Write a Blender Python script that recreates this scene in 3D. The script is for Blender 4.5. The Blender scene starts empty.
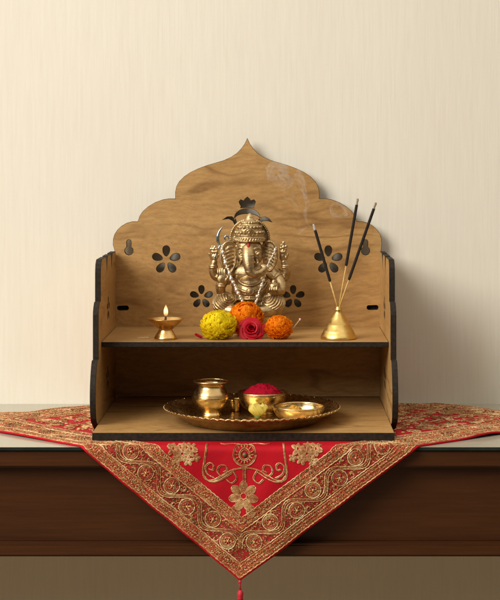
import bpy, bmesh, math, random
from mathutils import Vector, Matrix, noise

R = math.radians
sc = bpy.context.scene
col = sc.collection
random.seed(7)

# ------------------------------------------------------------------ camera, world, lamps, exposure
F = 1631.0                 # focal length in photo pixels
CX, CY = 278.0, 156.0      # where the horizontal optical axis meets the photo
TABLE_Z = 0.75
BASE_T = 0.0078
CLOTH_T = 0.0016
BASE_Z = TABLE_Z + CLOTH_T + 0.0004 + BASE_T      # top of the altar's floor board
CAM_Z = BASE_Z + 0.265

cam_d = bpy.data.cameras.new('camera')
cam = bpy.data.objects.new('camera', cam_d)
col.objects.link(cam)
cam.location = (0, 0, CAM_Z)
cam.rotation_euler = (R(90), 0, 0)
cam_d.sensor_fit = 'VERTICAL'
cam_d.sensor_height = 36
cam_d.lens = F / 600 * 36
cam_d.shift_x = (250 - CX) / 600
cam_d.shift_y = (CY - 300) / 600
cam_d.clip_start = 0.05
cam_d.clip_end = 100
sc.camera = cam

w = bpy.data.worlds.new('World')
sc.world = w
w.use_nodes = True
bgn = w.node_tree.nodes['Background']
bgn.inputs[0].default_value = (1.0, 0.87, 0.70, 1)
# a room: bright ceiling, dimmer level with the camera
wt = w.node_tree; wtc = wt.nodes.new('ShaderNodeTexCoord'); wsp = wt.nodes.new('ShaderNodeSeparateXYZ')
wmr = wt.nodes.new('ShaderNodeMapRange'); wmr.inputs[1].default_value = -1; wmr.inputs[2].default_value = 1
wrp = wt.nodes.new('ShaderNodeValToRGB')
while len(wrp.color_ramp.elements) < 6: wrp.color_ramp.elements.new(.5)
for e, (p, v) in zip(wrp.color_ramp.elements, [(0, .20), (.38, .15), (.48, .045), (.65, .055), (.78, .95), (1, 1.15)]):
    e.position = p; e.color = (v, v, v, 1)
wt.links.new(wtc.outputs['Generated'], wsp.inputs[0]); wt.links.new(wsp.outputs[2], wmr.inputs[0])
wt.links.new(wmr.outputs[0], wrp.inputs[0]); wt.links.new(wrp.outputs[0], bgn.inputs[1])

def area(name, loc, target, sx, sy, power, color):
    d = bpy.data.lights.new(name, 'AREA')
    d.shape = 'RECTANGLE'; d.size = sx; d.size_y = sy
    d.energy = power; d.color = color
    o = bpy.data.objects.new(name, d)
    col.objects.link(o)
    o.location = loc
    o.rotation_euler = (Vector(target) - Vector(loc)).to_track_quat('-Z', 'Y').to_euler()
    return o

area('key_softbox', (-1.76, -0.02, CAM_Z + 1.20), (0.0, 1.75, CAM_Z - 0.12), 1.5, 1.5, 91, (1.0, 0.935, 0.835))

sc.view_settings.view_transform = 'Standard'
sc.view_settings.look = 'None'
sc.view_settings.exposure = 0
sc.view_settings.gamma = 1

# ------------------------------------------------------------------ helpers
def P(px, py, Y):
    """photo pixel at depth Y -> world"""
    return Vector(((px - CX) * Y / F, Y, CAM_Z - (py - CY) * Y / F))

def new_obj(name, me, mats, parent=None, loc=None, smooth=None):
    if not isinstance(mats, (list, tuple)): mats = [mats]
    o = bpy.data.objects.new(name, me)
    for m in mats: me.materials.append(m)
    col.objects.link(o)
    if parent: o.parent = parent
    if loc is not None: o.location = loc
    if smooth is not None:
        for p in me.polygons: p.use_smooth = smooth
    return o

def tag(o, label=None, cat=None, group=None, kind=None):
    if label: o['label'] = label
    if cat: o['category'] = cat
    if group: o['group'] = group
    if kind: o['kind'] = kind
    return o

def thing(name, loc, label, cat, group=None):
    o = bpy.data.objects.new(name, None)
    col.objects.link(o)
    o.location = loc
    o.empty_display_size = 0.01
    return tag(o, label, cat, group)

class MB:
    """collects verts and faces"""
    def __init__(s): s.v = []; s.f = []; s.m = []; s.cols = None
    def add(s, vs, fs, mi=0):
        b = len(s.v); s.v += [tuple(v) for v in vs]
        s.f += [tuple(i + b for i in f) for f in fs]; s.m += [mi] * len(fs)
    def mesh(s, name):
        me = bpy.data.meshes.new(name); me.from_pydata(s.v, [], s.f)
        for p, mi in zip(me.polygons, s.m): p.material_index = mi
        me.update()
        return me
    def build(s, name, mats, parent=None, loc=None, smooth=True, recalc=True):
        me = s.mesh(name)
        if recalc:
            bm = bmesh.new(); bm.from_mesh(me)
            bmesh.ops.recalc_face_normals(bm, faces=bm.faces)
            bm.to_mesh(me); bm.free()
        return new_obj(name, me, mats, parent, loc, smooth)
    def box(s, a, b, mi=0):
        (x0, y0, z0), (x1, y1, z1) = a, b
        vs = [(x0,y0,z0),(x1,y0,z0),(x1,y1,z0),(x0,y1,z0),(x0,y0,z1),(x1,y0,z1),(x1,y1,z1),(x0,y1,z1)]
        s.add(vs, [(3,2,1,0),(4,5,6,7),(0,1,5,4),(1,2,6,5),(2,3,7,6),(3,0,4,7)], mi)
    def lathe(s, prof, n=48, c=(0,0,0), mod=None, mi=0):
        """prof: list of (r,z); closes on the axis when r==0"""
        vs = []; fs = []; idx = []
        for (r, z) in prof:
            if r <= 1e-9:
                idx.append([len(vs)]); vs.append((c[0], c[1], c[2] + z))
            else:
                row = []
                for k in range(n):
                    a = 2 * math.pi * k / n
                    rr, zz = (r, z) if mod is None else mod(r, z, a)
                    row.append(len(vs)); vs.append((c[0] + rr * math.cos(a), c[1] + rr * math.sin(a), c[2] + zz))
                idx.append(row)
        for A, B in zip(idx, idx[1:]):
            if len(A) == 1 and len(B) == 1: continue
            for k in range(n):
                k2 = (k + 1) % n
                if len(A) == 1: fs.append((A[0], B[k2], B[k]))
                elif len(B) == 1: fs.append((A[k], A[k2], B[0]))
                else: fs.append((A[k], A[k2], B[k2], B[k]))
        s.add(vs, fs, mi)
    def tube(s, pts, rad, sides=8, closed=False, mi=0, squash=None):
        pts = [Vector(p) for p in pts]; n = len(pts)
        rads = rad if isinstance(rad, (list, tuple)) else [rad] * n
        vs = []; fs = []; up = None
        for i, p in enumerate(pts):
            if closed: t = pts[(i + 1) % n] - pts[i - 1]
            else: t = pts[min(i + 1, n - 1)] - pts[max(i - 1, 0)]
            if t.length < 1e-12: t = Vector((0, 0, 1))
            t.normalize()
            if up is None:
                up = Vector((0, 1, 0)) if abs(t.y) < 0.9 else Vector((1, 0, 0))
            up = (up - t * up.dot(t))
            if up.length < 1e-6: up = t.orthogonal()
            up.normalize()
            sd = t.cross(up)
            for k in range(sides):
                a = 2 * math.pi * k / sides
                q = 1.0 if squash is None else squash
                vs.append(p + (sd * math.cos(a) + up * math.sin(a) * q) * rads[i])
        m = n if closed else n - 1
        for i in range(m):
            j = (i + 1) % n
            for k in range(sides):
                k2 = (k + 1) % sides
                fs.append((i*sides+k, i*sides+k2, j*sides+k2, j*sides+k))
        if not closed:
            vs.append(pts[0]); vs.append(pts[-1]); a = len(vs) - 2; b = a + 1
            for k in range(sides):
                k2 = (k + 1) % sides
                fs.append((a, k2, k)); fs.append((b, (n-1)*sides+k, (n-1)*sides+k2))
        s.add(vs, fs, mi)
    def ell(s, c, r, rot=None, nu=16, nv=10, mi=0):
        c = Vector(c)
        if isinstance(r, (int, float)): r = (r, r, r)
        M = Matrix.Identity(3) if rot is None else rot
        vs = []; fs = []
        vs.append(c + M @ Vector((0, 0, r[2])))
        for i in range(1, nv):
            th = math.pi * i / nv
            for k in range(nu):
                ph = 2 * math.pi * k / nu
                vs.append(c + M @ Vector((r[0]*math.sin(th)*math.cos(ph), r[1]*math.sin(th)*math.sin(ph), r[2]*math.cos(th))))
        vs.append(c + M @ Vector((0, 0, -r[2]))); L = len(vs) - 1
        for k in range(nu):
            k2 = (k + 1) % nu
            fs.append((0, 1 + k, 1 + k2))
            for i in range(nv - 2):
                a = 1 + i * nu
                fs.append((a + k, a + nu + k, a + nu + k2, a + k2))
            a = 1 + (nv - 2) * nu
            fs.append((a + k, L, a + k2))
        s.add(vs, fs, mi)

def rotm(x=0, y=0, z=0):
    return (Matrix.Rotation(R(z), 3, 'Z') @ Matrix.Rotation(R(y), 3, 'Y') @ Matrix.Rotation(R(x), 3, 'X'))

def catmull(pts, sub=8, closed=False):
    pts = [Vector(p) for p in pts]; n = len(pts); out = []
    rng = n if closed else n - 1
    for i in range(rng):
        if closed:
            p0, p1, p2, p3 = pts[i-1], pts[i], pts[(i+1) % n], pts[(i+2) % n]
        else:
            p0, p1, p2, p3 = pts[max(i-1,0)], pts[i], pts[i+1], pts[min(i+2,n-1)]
        for k in range(sub):
            t = k / sub
            out.append(0.5*((2*p1) + (p2-p0)*t + (2*p0-5*p1+4*p2-p3)*t*t + (3*p1-p0-3*p2+p3)*t**3))
    if not closed: out.append(pts[-1])
    return out

# ------------------------------------------------------------------ materials
class NT:
    def __init__(s, name):
        s.mat = bpy.data.materials.new(name); s.mat.use_nodes = True
        s.t = s.mat.node_tree; s.n = s.t.nodes
        s.b = s.n['Principled BSDF']; s.out = s.n['Material Output']
    def add(s, typ, **kw):
        x = s.n.new(typ)
        for k, v in kw.items(): setattr(x, k, v)
        return x
    def link(s, a, b): s.t.links.new(a, b)
    def coords(s, scale=(1,1,1), rot=(0,0,0), kind='Object'):
        tc = s.add('ShaderNodeTexCoord'); mp = s.add('ShaderNodeMapping')
        mp.inputs['Scale'].default_value = scale; mp.inputs['Rotation'].default_value = rot
        s.link(tc.outputs[kind], mp.inputs[0]); return mp.outputs[0]
    def noise(s, vec, scale, detail=4, rough=0.55, dist=0):
        x = s.add('ShaderNodeTexNoise')
        x.inputs['Scale'].default_value = scale; x.inputs['Detail'].default_value = detail
        x.inputs['Roughness'].default_value = rough; x.inputs['Distortion'].default_value = dist
        s.link(vec, x.inputs['Vector']); return x.outputs[0]
    def ramp(s, fac, stops, interp='LINEAR'):
        x = s.add('ShaderNodeValToRGB'); cr = x.color_ramp; cr.interpolation = interp
        while len(cr.elements) < len(stops): cr.elements.new(0.5)
        for e, (p, c) in zip(cr.elements, stops):
            e.position = p; e.color = (*c, 1) if len(c) == 3 else c
        s.link(fac, x.inputs[0]); return x.outputs[0]
    def mix(s, fac, a, b, mode='MIX'):
        x = s.add('ShaderNodeMix', data_type='RGBA', blend_type=mode)
        for sock, val in ((x.inputs[0], fac), (x.inputs[6], a), (x.inputs[7], b)):
            if hasattr(val, 'node'): s.link(val, sock)
            elif isinstance(val, (int, float)): sock.default_value = val
            else: sock.default_value = (*val, 1)
        return x.outputs[2]
    def math(s, op, a, b=0.0, c=0.0):
        x = s.add('ShaderNodeMath', operation=op)
        for sock, val in zip(x.inputs, (a, b, c)):
            if hasattr(val, 'node'): s.link(val, sock)
            else: sock.default_value = val
        return x.outputs[0]
    def bump(s, h, strength=0.3, dist=0.001):
        x = s.add('ShaderNodeBump'); x.inputs['Strength'].default_value = strength
        x.inputs['Distance'].default_value = dist
        s.link(h, x.inputs['Height']); s.link(x.outputs[0], s.b.inputs['Normal']); return x
    def set(s, **kw):
        for k, v in kw.items():
            k = k.replace('_', ' ')
            i = s.b.inputs[k]
            if hasattr(v, 'node'): s.link(v, i)
            elif isinstance(v, tuple) and len(v) == 3: i.default_value = (*v, 1)
            else: i.default_value = v
        return s.mat

def mat_wood(name, sc_vec):
    m = NT(name)
    v = m.coords(sc_vec)
    warp = m.noise(m.coords((5, 5, 5)), 1.2, 3, .5)
    vv = m.add('ShaderNodeVectorMath', operation='ADD')
    sc_ = m.add('ShaderNodeVectorMath', operation='SCALE'); sc_.inputs[3].default_value = 1.5
    cb = m.add('ShaderNodeCombineXYZ')
    for i in range(3): m.link(warp, cb.inputs[i])
    m.link(cb.outputs[0], sc_.inputs[0]); m.link(v, vv.inputs[0]); m.link(sc_.outputs[0], vv.inputs[1])
    broad = m.noise(vv.outputs[0], 0.40, 5, .6, .3)
    fine = m.noise(vv.outputs[0], 9.0, 6, .7, .1)
    contour = m.noise(vv.outputs[0], 0.42, 2, .5, .5)
    ln = m.math('SINE', m.math('MULTIPLY', contour, 46.0))
    ln = m.math('MULTIPLY', m.math('POWER', m.math('MULTIPLY_ADD', ln, .5, .5), 9.0), m.ramp(m.noise(m.coords((9, 9, 9)), 1.0, 2), [(.40, (0, 0, 0)), (.60, (1, 1, 1))]))
    c = m.ramp(broad, [(.28, (.355, .200, .070)), (.5, (.43, .252, .093)), (.72, (.485, .298, .118))])
    c = m.mix(m.math('MULTIPLY', ln, .7), c, (.21, .105, .034))
    f = m.ramp(fine, [(.36, (.80, .78, .75)), (.62, (1.07, 1.07, 1.07))])
    pores = m.noise(m.coords(tuple(q * 16 for q in sc_vec)), 2.2, 2, .5)
    c = m.mix(m.ramp(pores, [(.62, (0, 0, 0)), (.74, (.5, .5, .5))]), c, (.20, .11, .038))
    c = m.mix(1.0, c, f, 'MULTIPLY')
    m.set(Base_Color=c, Roughness=.48)
    m.b.inputs['Specular IOR Level'].default_value = .35
    m.bump(fine, .12, .0004)
    return m.mat

WOOD_X = mat_wood('plywood_grain_across', (8, 34, 34))
WOOD_Y = mat_wood('plywood_grain_deep', (34, 8, 34))

def mat_char():
    m = NT('laser_charred_edge')
    n = m.noise(m.coords((1, 1, 1)), 300, 3)
    m.set(Base_Color=m.ramp(n, [(.3, (.007, .0052, .0036)), (.7, (.026, .018, .0115))]), Roughness=.7)
    m.b.inputs['Specular IOR Level'].default_value = .25
    return m.mat
CHAR = mat_char()

def mat_brass(name, base=(.80, .56, .22), dark=(.42, .25, .085), rough=.24, spots=260, bump=.15, lo=.35, hi=.62):
    m = NT(name)
    v = m.coords()
    n = m.noise(v, 38, 5, .6)
    n2 = m.noise(v, spots, 4, .6)
    c = m.mix(m.ramp(n, [(lo, (1, 1, 1)), (hi, (0, 0, 0))]), base, dark)
    rr = m.ramp(n2, [(.3, (rough*.75,)*3), (.7, (rough*1.45,)*3)])
    m.set(Base_Color=c, Metallic=1.0, Roughness=rr)
    m.bump(n2, bump, .0004)
    return m.mat
BRASS = mat_brass('polished_brass', (.80, .62, .32), (.50, .34, .15), rough=.24)
BRASS_PLATE = mat_brass('aged_brass_plate', (.78, .57, .27), (.48, .31, .125), .27, lo=.42, hi=.66)
BRASS_CONE = mat_brass('satin_brass', (.82, .62, .23), (.62, .44, .15), .33)
BRASS_IDOL = mat_brass('antique_cast_brass', (.64, .485, .275), (.27, .18, .085), .35, spots=700, bump=.8)

def mat_simple(name, c, rough=.6, metal=0, var=.25, scale=120, bump=.2, bd=.0006, spec=.5):
    m = NT(name)
    n = m.noise(m.coords(), scale, 4, .6)
    lo = tuple(x * (1 - var) for x in c); hi = tuple(min(1, x * (1 + var)) for x in c)
    m.set(Base_Color=m.ramp(n, [(.3, lo), (.7, hi)]), Roughness=rough, Metallic=metal)
    m.b.inputs['Specular IOR Level'].default_value = spec
    if bump: m.bump(n, bump, bd)
    return m.mat

def mat_petal(name, c1, c2, trans=.5, rough=.6):
    m = NT(name)
    at = m.add('ShaderNodeAttribute', attribute_name='tint')
    c = m.ramp(at.outputs['Fac'], [(0, c1), (1, c2)])
    m.set(Base_Color=c, Roughness=rough)
    tr = m.add('ShaderNodeBsdfTranslucent'); m.link(c, tr.inputs[0])
    mx = m.add('ShaderNodeMixShader'); mx.inputs[0].default_value = trans; m.b.inputs['Specular IOR Level'].default_value = .2
    m.link(m.b.outputs[0], mx.inputs[1]); m.link(tr.outputs[0], mx.inputs[2]); m.link(mx.outputs[0], m.out.inputs[0])
    return m.mat

# ------------------------------------------------------------------ the setting: wall, floor
WALL_Y = 1.8080
def mat_wall():
    m = NT('woven_wallpaper')
    v1 = m.coords((1, 1, .045)); v2 = m.coords((1, 1, .09)); v3 = m.coords((.35, 1, 1))
    a = m.noise(v1, 420, 3, .6); b = m.noise(v2, 130, 4, .6); c_ = m.noise(v3, 900, 2, .5)
    big = m.noise(m.coords((1, 1, .25)), 9, 3, .5)
    c = m.ramp(a, [(.25, (.728, .708, .630)), (.75, (.78, .76, .682))])
    c = m.mix(m.ramp(b, [(.55, (0, 0, 0)), (.8, (.30, .30, .30))]), c, (.63, .585, .49))
    c = m.mix(m.ramp(big, [(.35, (0, 0, 0)), (.75, (.28, .28, .28))]), c, (.70, .66, .575))
    m.set(Base_Color=c, Roughness=.78)
    m.b.inputs['Specular IOR Level'].default_value = .25
    h = m.math('ADD', m.math('MULTIPLY', a, .8), m.math('MULTIPLY', c_, .3))
    m.bump(h, .28, .0005)
    return m.mat
mb = MB(); mb.box((-1.6, WALL_Y, 0), (1.6, WALL_Y + .12, 2.4))
tag(mb.build('wall', mat_wall(), smooth=False), kind='structure')
mb = MB(); mb.box((-1.6, -.6, -.05), (1.6, WALL_Y + .12, 0))
fm = NT('dull_floor'); fn = fm.noise(fm.coords((1, 6, 1)), 8, 4)
fm.set(Base_Color=fm.ramp(fn, [(.3, (.23, .155, .08)), (.7, (.31, .21, .11))]), Roughness=.6)
tag(mb.build('floor', fm.mat, smooth=False), kind='structure')

# ------------------------------------------------------------------ console table
TF = 1.539                                # front edge of the table top
def zpx(py, Y=TF): return CAM_Z - (py - CY) * Y / F
def mat_table():
    m = NT('dark_polished_mahogany')
    v = m.coords((3, 30, 30))
    n = m.noise(v, 2.2, 6, .6, .8); f = m.noise(m.coords((6, 160, 160)), 3, 4, .6)
    c = m.ramp(n, [(.3, (.043, .0135, .0036)), (.7, (.060, .0195, .0052))])
    c = m.mix(.35, c, m.ramp(f, [(.35, (.034, .0108, .0032)), (.65, (.070, .023, .0065))]))
    m.set(Base_Color=c, Roughness=.30)
    m.b.inputs['Specular IOR Level'].default_value = .4
    m.bump(f, .08, .0003)
    return m.mat
TABLE_M = mat_table()
gm = NT('tinted_glass_top')
gn = gm.noise(gm.coords((1, 1, 1)), 14, 3)
gm.set(Base_Color=gm.ramp(gn, [(.3, (.34, .33, .27)), (.7, (.39, .38, .31))]), Roughness=.13)
gm.b.inputs['IOR'].default_value = 1.55
ge = NT('dark_glass_edge'); en = ge.noise(ge.coords(), 60, 2)
ge.set(Base_Color=ge.ramp(en, [(.3, (.012, .016, .012)), (.7, (.02, .026, .02))]), Roughness=.12)
tab = thing('console_table', (0, 1.68, 0), 'dark polished wooden console table with a glass top against the cream wall', 'table')
ty = lambda y: y - 1.68
mb = MB()
g0 = TABLE_Z - .0030
mb.box((-.78, ty(TF), g0), (.78, ty(WALL_Y), TABLE_Z))
me = mb.mesh('glass_top')
me.materials.append(gm.mat); me.materials.append(ge.mat)
for p in me.polygons:
    if abs(p.normal.z) < .5: p.material_index = 1
gt = bpy.data.objects.new('glass_top', me); col.objects.link(gt); gt.parent = tab
z1, z2, z3, z4 = g0, zpx(468), zpx(545), zpx(558)
def bevbox(name, a, b, mat, bw=.0015):
    bm = bmesh.new(); bmesh.ops.create_cube(bm, size=1)
    for v in bm.verts:
        v.co = Vector(((a[i] + b[i]) / 2 + v.co[i] * (b[i] - a[i])) for i in range(3))
    bmesh.ops.bevel(bm, geom=bm.edges[:], offset=bw, segments=2, affect='EDGES')
    me = bpy.data.meshes.new(name); bm.to_mesh(me); bm.free()
    return new_obj(name, me, mat, tab)
bevbox('top_rail', (-.76, ty(TF) + .003, z2), (.76, ty(TF) + .028, z1), TABLE_M)
bevbox('apron_panel', (-.755, ty(TF) + .017, z3), (.755, ty(TF) + .026, z2), TABLE_M, .0005)
bevbox('bottom_rail', (-.76, ty(TF) + .004, z4), (.76, ty(TF) + .028, z3), TABLE_M, .002)
for sx in (-1, 1):
    for (ya, yb) in ((ty(TF) + .028, ty(TF) + .075), (ty(WALL_Y) - .055, ty(WALL_Y) - .008)):
        bevbox('leg', (min(sx*.76, sx*.70), ya, 0), (max(sx*.76, sx*.70), yb, z1), TABLE_M)
    bevbox('side_rail', (min(sx*.755, sx*.735), ty(TF) + .075, z4), (max(sx*.755, sx*.735), ty(WALL_Y) - .055, z1), TABLE_M)

# ------------------------------------------------------------------ embroidered cloth
# unfolded cloth plane (x, h): h>0 hangs below the table edge, h<0 lies on the table
TIP = Vector((-.0358, .1235))
EL = Vector((-.1489, -.1235)); ER = Vector((.1666, -.1235))
KT = 1.06                                  # depth of cloth on the table per unit of h
LEN = 2.08
CL = TIP + EL * LEN; CR = TIP + ER * LEN
FR_ = .0035
CLOTH = thing('tablecloth', (0, TF, TABLE_Z), 'red cloth with gold embroidered borders draped cornerwise over the table edge', 'tablecloth')
def sheet(x, h, off=None):
    """cloth-plane point -> position relative to the table's front edge, off = height above the cloth's middle"""
    off = CLOTH_T * .5 if off is None else off * .7 + CLOTH_T
    r = FR_
    arc = r * math.pi / 2
    wv = .0022 * math.sin(x * 38 + 1.0 + h * 9) + .0011 * math.sin(x * 83 - h * 50) + .0009 * math.sin(x * 140 + h * 95)
    o = off
    if h < -arc / 2:                       # on the table
        t = (-h - arc / 2) * KT
        # loose ends of the cloth ride up a little beside the altar
        side = max(0, abs(x + .027) - .19)
        lift = min(1, side / .05) * (.0015 + .0014 * math.sin(x * 60 + t * 40)) * min(1, t / .01)
        lift = max(0, lift)
        return Vector((x, t + r * .3, o + lift + .0002))
    if h < arc / 2:
        a = (h + arc / 2) / r              # 0..pi/2
        q = r * .0 + o
        return Vector((x, r * .3 - (r * .3 + r + 0) * math.sin(a) - q * math.sin(a), -r * (1 - math.cos(a)) + q * math.cos(a) + .0002 - 0))
    d = h - arc / 2
    k = min(1, d / .05)
    return Vector((x, -r - o - (.0012 + wv) * k - .010 * d, -r - d + .0002))

def edge_d(x, h):
    p = Vector((x, h)) - TIP
    det = EL.x * ER.y - EL.y * ER.x
    a = (p.x * ER.y - p.y * ER.x) / det    # along EL
    b = (EL.x * p.y - EL.y * p.x) / det    # along ER
    nl = abs(det) / EL.length; nr = abs(det) / ER.length
    return a, b, b * nl, a * nr            # d to left edge line (b=0), d to right edge line (a=0)
DET = abs(EL.x * ER.y - EL.y * ER.x); NL = DET / EL.length; NR = DET / ER.length
H_MIN = -(WALL_Y - TF - .006) / KT
PIPE, B1, B2, B3 = .0021, .0128, .0362, .0468

N = 210
vs = []; grid = {}; dist = []; along = []
for i in range(N + 1):
    for j in range(N + 1):
        a = LEN * i / N; b = LEN * j / N
        p = TIP + EL * a + ER * b
        if p.y < H_MIN - .004: continue
        hh = max(p.y, H_MIN)
        q = sheet(p.x, hh)
        grid[i, j] = len(vs); vs.append(q)
        ds = [(b * NL, a * EL.length), (a * NR, b * ER.length), ((LEN - b) * NL, a * EL.length), ((LEN - a) * NR, b * ER.length)]
        d = min(ds); dist.append(d[0]); along.append(d[1])
fs = []
for i in range(N):
    for j in range(N):
        k = [(i, j), (i + 1, j), (i + 1, j + 1), (i, j + 1)]
        if all(t in grid for t in k): fs.append(tuple(grid[t] for t in k))
me = bpy.data.meshes.new('fabric'); me.from_pydata([tuple(v) for v in vs], [], fs)
for nm, arr in (('edge_dist', dist), ('edge_along', along)):
    at = me.attributes.new(nm, 'FLOAT', 'POINT'); at.data.foreach_set('value', arr)
cm = NT('red_embroidered_fabric')
da = cm.add('ShaderNodeAttribute', attribute_name='edge_dist').outputs['Fac']
co = cm.coords()
red = cm.ramp(cm.noise(co, 26, 4, .6), [(.3, (.34, .004, .012)), (.7, (.48, .007, .017))])
spk = cm.add('ShaderNodeTexVoronoi'); spk.inputs['Scale'].default_value = 1150; cm.link(co, spk.inputs['Vector'])
sp = cm.ramp(cm.math('FRACT', cm.math('MULTIPLY', spk.outputs['Color'], 3.7)), [(0, (.34, .17, .05)), (.24, (.36, .03, .018)), (.50, (.40, .10, .035)), (.66, (.55, .36, .15)), (.80, (.34, .012, .014)), (.93, (.13, .085, .035))], 'CONSTANT')
sp2 = cm.ramp(cm.math('FRACT', cm.math('MULTIPLY', spk.outputs['Color'], 5.3)), [(0, (.24, .012, .012)), (.38, (.12, .045, .02)), (.52, (.34, .014, .016)), (.80, (.26, .13, .04)), (.92, (.08, .065, .03))], 'CONSTANT')
isg1 = cm.math('MULTIPLY', cm.math('GREATER_THAN', da, PIPE), cm.math('LESS_THAN', da, B1))
isg2 = cm.math('MULTIPLY', cm.math('GREATER_THAN', da, B2), cm.math('LESS_THAN', da, B3))
iss = cm.math('MULTIPLY', cm.math('GREATER_THAN', da, B1), cm.math('LESS_THAN', da, B2))
c = cm.mix(cm.math('ADD', isg1, isg2), red, sp)
c = cm.mix(iss, c, sp2)
cm.set(Base_Color=c, Roughness=.6)
cm.b.inputs['Specular IOR Level'].default_value = .12
wv = cm.noise(cm.coords((1, 1, 1)), 900, 2, .5)
big = cm.noise(co, 34, 3, .5)
hgt = cm.math('ADD', cm.math('MULTIPLY', wv, .15), big)
cm.bump(hgt, .5, .0022)
fo = new_obj('fabric', me, cm.mat, CLOTH, smooth=True)
sm = fo.modifiers.new('thickness', 'SOLIDIFY'); sm.thickness = CLOTH_T; sm.offset = 0

def mat_thread(name, stops):
    m = NT(name)
    at = m.add('ShaderNodeAttribute', attribute_name='tint')
    c = m.ramp(at.outputs['Fac'], stops)
    m.set(Base_Color=c, Roughness=.5, Metallic=.22)
    return m.mat
GOLD_T = mat_thread('gold_zari_thread', [(0, (.24, .025, .014)), (.28, (.33, .13, .045)), (.62, (.46, .27, .10)), (1, (.84, .66, .40))])
MIX_T = mat_thread('coloured_embroidery_thread', [(0, (.36, .02, .015)), (.25, (.50, .10, .03)), (.45, (.46, .27, .08)), (.7, (.64, .44, .18)), (.86, (.13, .15, .055)), (1, (.09, .075, .04))])

class TM(MB):
    """MB with one tint value per primitive"""
    def __init__(s): super().__init__(); s.t = []
    def fill(s, val):
        s.t += [val] * (len(s.v) - len(s.t))
    def done(s, name, mat, parent, loc=None, smooth=True):
        o = s.build(name, mat, parent, loc, smooth, recalc=True)
        at = o.data.attributes.new('tint', 'FLOAT', 'POINT'); at.data.foreach_set('value', s.t)
        return o

rnd = random.Random(11)
def on_cloth(p): return p.y > H_MIN + .002
def cord(tm, pts2, rad, tint, off=None, sides=5):
    """pts2: cloth-plane points -> raised twisted cord, tint jitters along it"""
    run = []
    def flush():
        if len(run) > 1:
            rr = [rad * .72 * (.82 + .3 * (i % 2)) for i in range(len(run))]
            tm.tube(run, rr, sides)
            n0 = len(tm.t)
            while len(tm.t) < len(tm.v):
                vv_ = tm.v[len(tm.t)]; tm.t.append(max(0, min(1, tint - .12 + rnd.uniform(-.36, .36) + .5 * noise.noise(Vector(vv_) * 60))))
    for p in pts2:
        if on_cloth(p): run.append(sheet(p.x, p.y, rad * .55 if off is None else off))
        else:
            flush(); run = []
    flush()

def border_map(side, s, d):
    """side 0: front left edge, 1: front right, 2: back left, 3: back right; s metres along, d inwards"""
    if side == 0: return TIP + EL.normalized() * s + ER * (d / NL)
    if side == 1: return TIP + ER.normalized() * s + EL * (d / NR)
    if side == 2: return CL + ER.normalized() * s - EL * (d / NR)
    return CR + EL.normalized() * s - ER * (d / NL)
SL = [EL.length * LEN, ER.length * LEN, ER.length * LEN, EL.length * LEN]

def s_range(side, d):
    """mitred ends of a line at distance d"""
    if side == 0: k = EL.length / NR
    elif side == 1: k = ER.length / NL
    elif side == 2: k = ER.length / NL
    else: k = EL.length / NR
    return d * k, SL[side] - d * k

gold = TM(); colr = TM()
# edge cords
for side in range(4):
    for d, rad, tint in ((PIPE, .0006, .85), (PIPE + .0022, .00045, .5), (B1 - .0020, .00045, .55), (B1, .0007, .85), (B2, .0007, .85), (B2 + .0020, .00045, .5), (B3, .0007, .8)):
        a, b = s_range(side, d)
        n = int((b - a) / .0014)
        cord(gold, [border_map(side, a + (b - a) * i / n, d + .00025 * math.sin(i * 1.7 + d * 900)) for i in range(n + 1)], rad, tint)
# scroll vine with ringed flowers in the wide band
mid = (B1 + B2) / 2; amp = .0078; half = .0250
for side in range(4):
    a, b = s_range(side, mid)
    a0 = .0125 if side < 2 else 0
    n = int((b - a) / .0011)
    for dd in (-.0019, 0, .0019):
        cord(gold, [border_map(side, a + (b - a) * i / n, mid + dd + amp * math.cos(math.pi * ((b - a) * i / n - a0) / half)) for i in range(n + 1)], .00078, .62 if dd else .35)
    k = 0
    while True:
        s = a + a0 + half * k
        if s > b - .004: break
        sg = -1 if k % 2 == 0 else 1
        c2 = border_map(side, s, mid + sg * .0032)
        if on_cloth(c2):
            for rad, cr, tint, tm in ((.0074, .00078, .8, gold), (.0059, .00062, .45, gold), (.0048, .0007, .12, colr), (.0036, .0006, .5, gold)):
                cord(tm, [c2 + Vector((math.cos(t * 2 * math.pi / 26) * rad, math.sin(t * 2 * math.pi / 26) * rad)) for t in range(27)], cr, tint)
            # rosette
            for t in range(6):
                ang = t * math.pi / 3 + k
                p2 = c2 + Vector((math.cos(ang), math.sin(ang))) * .0026
                for q in range(3):
                    st = p2 + Vector((math.cos(ang), math.sin(ang))) * (q - 1) * .0009
                    if on_cloth(st):
                        colr.ell(sheet(st.x, st.y, .0004), .0008, nu=6, nv=4)
                        colr.fill(rnd.choice((.02, .06, .18, .3, .5, .65, .86)))
            colr.ell(sheet(c2.x, c2.y, .0005), .0011, nu=8, nv=5); colr.fill(.7)
            # curling leaves filling the far side of the vine
            for sgn in (-1, 1):
                base = border_map(side, s + sgn * half * .36, mid + sg * .0088)
                pts = []
                for t in range(11):
                    u = t / 10; ang = sgn * (u * 4.4) + k
                    pts.append(base + Vector((math.cos(ang), math.sin(ang))) * (.0030 * (1 - .75 * u)))
                cord(gold, pts, .00075, .6)
                cord(colr, [q + (q - base) * .45 for q in pts[:8]], .0006, rnd.choice((.1, .5, .86)))
        k += 1
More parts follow.
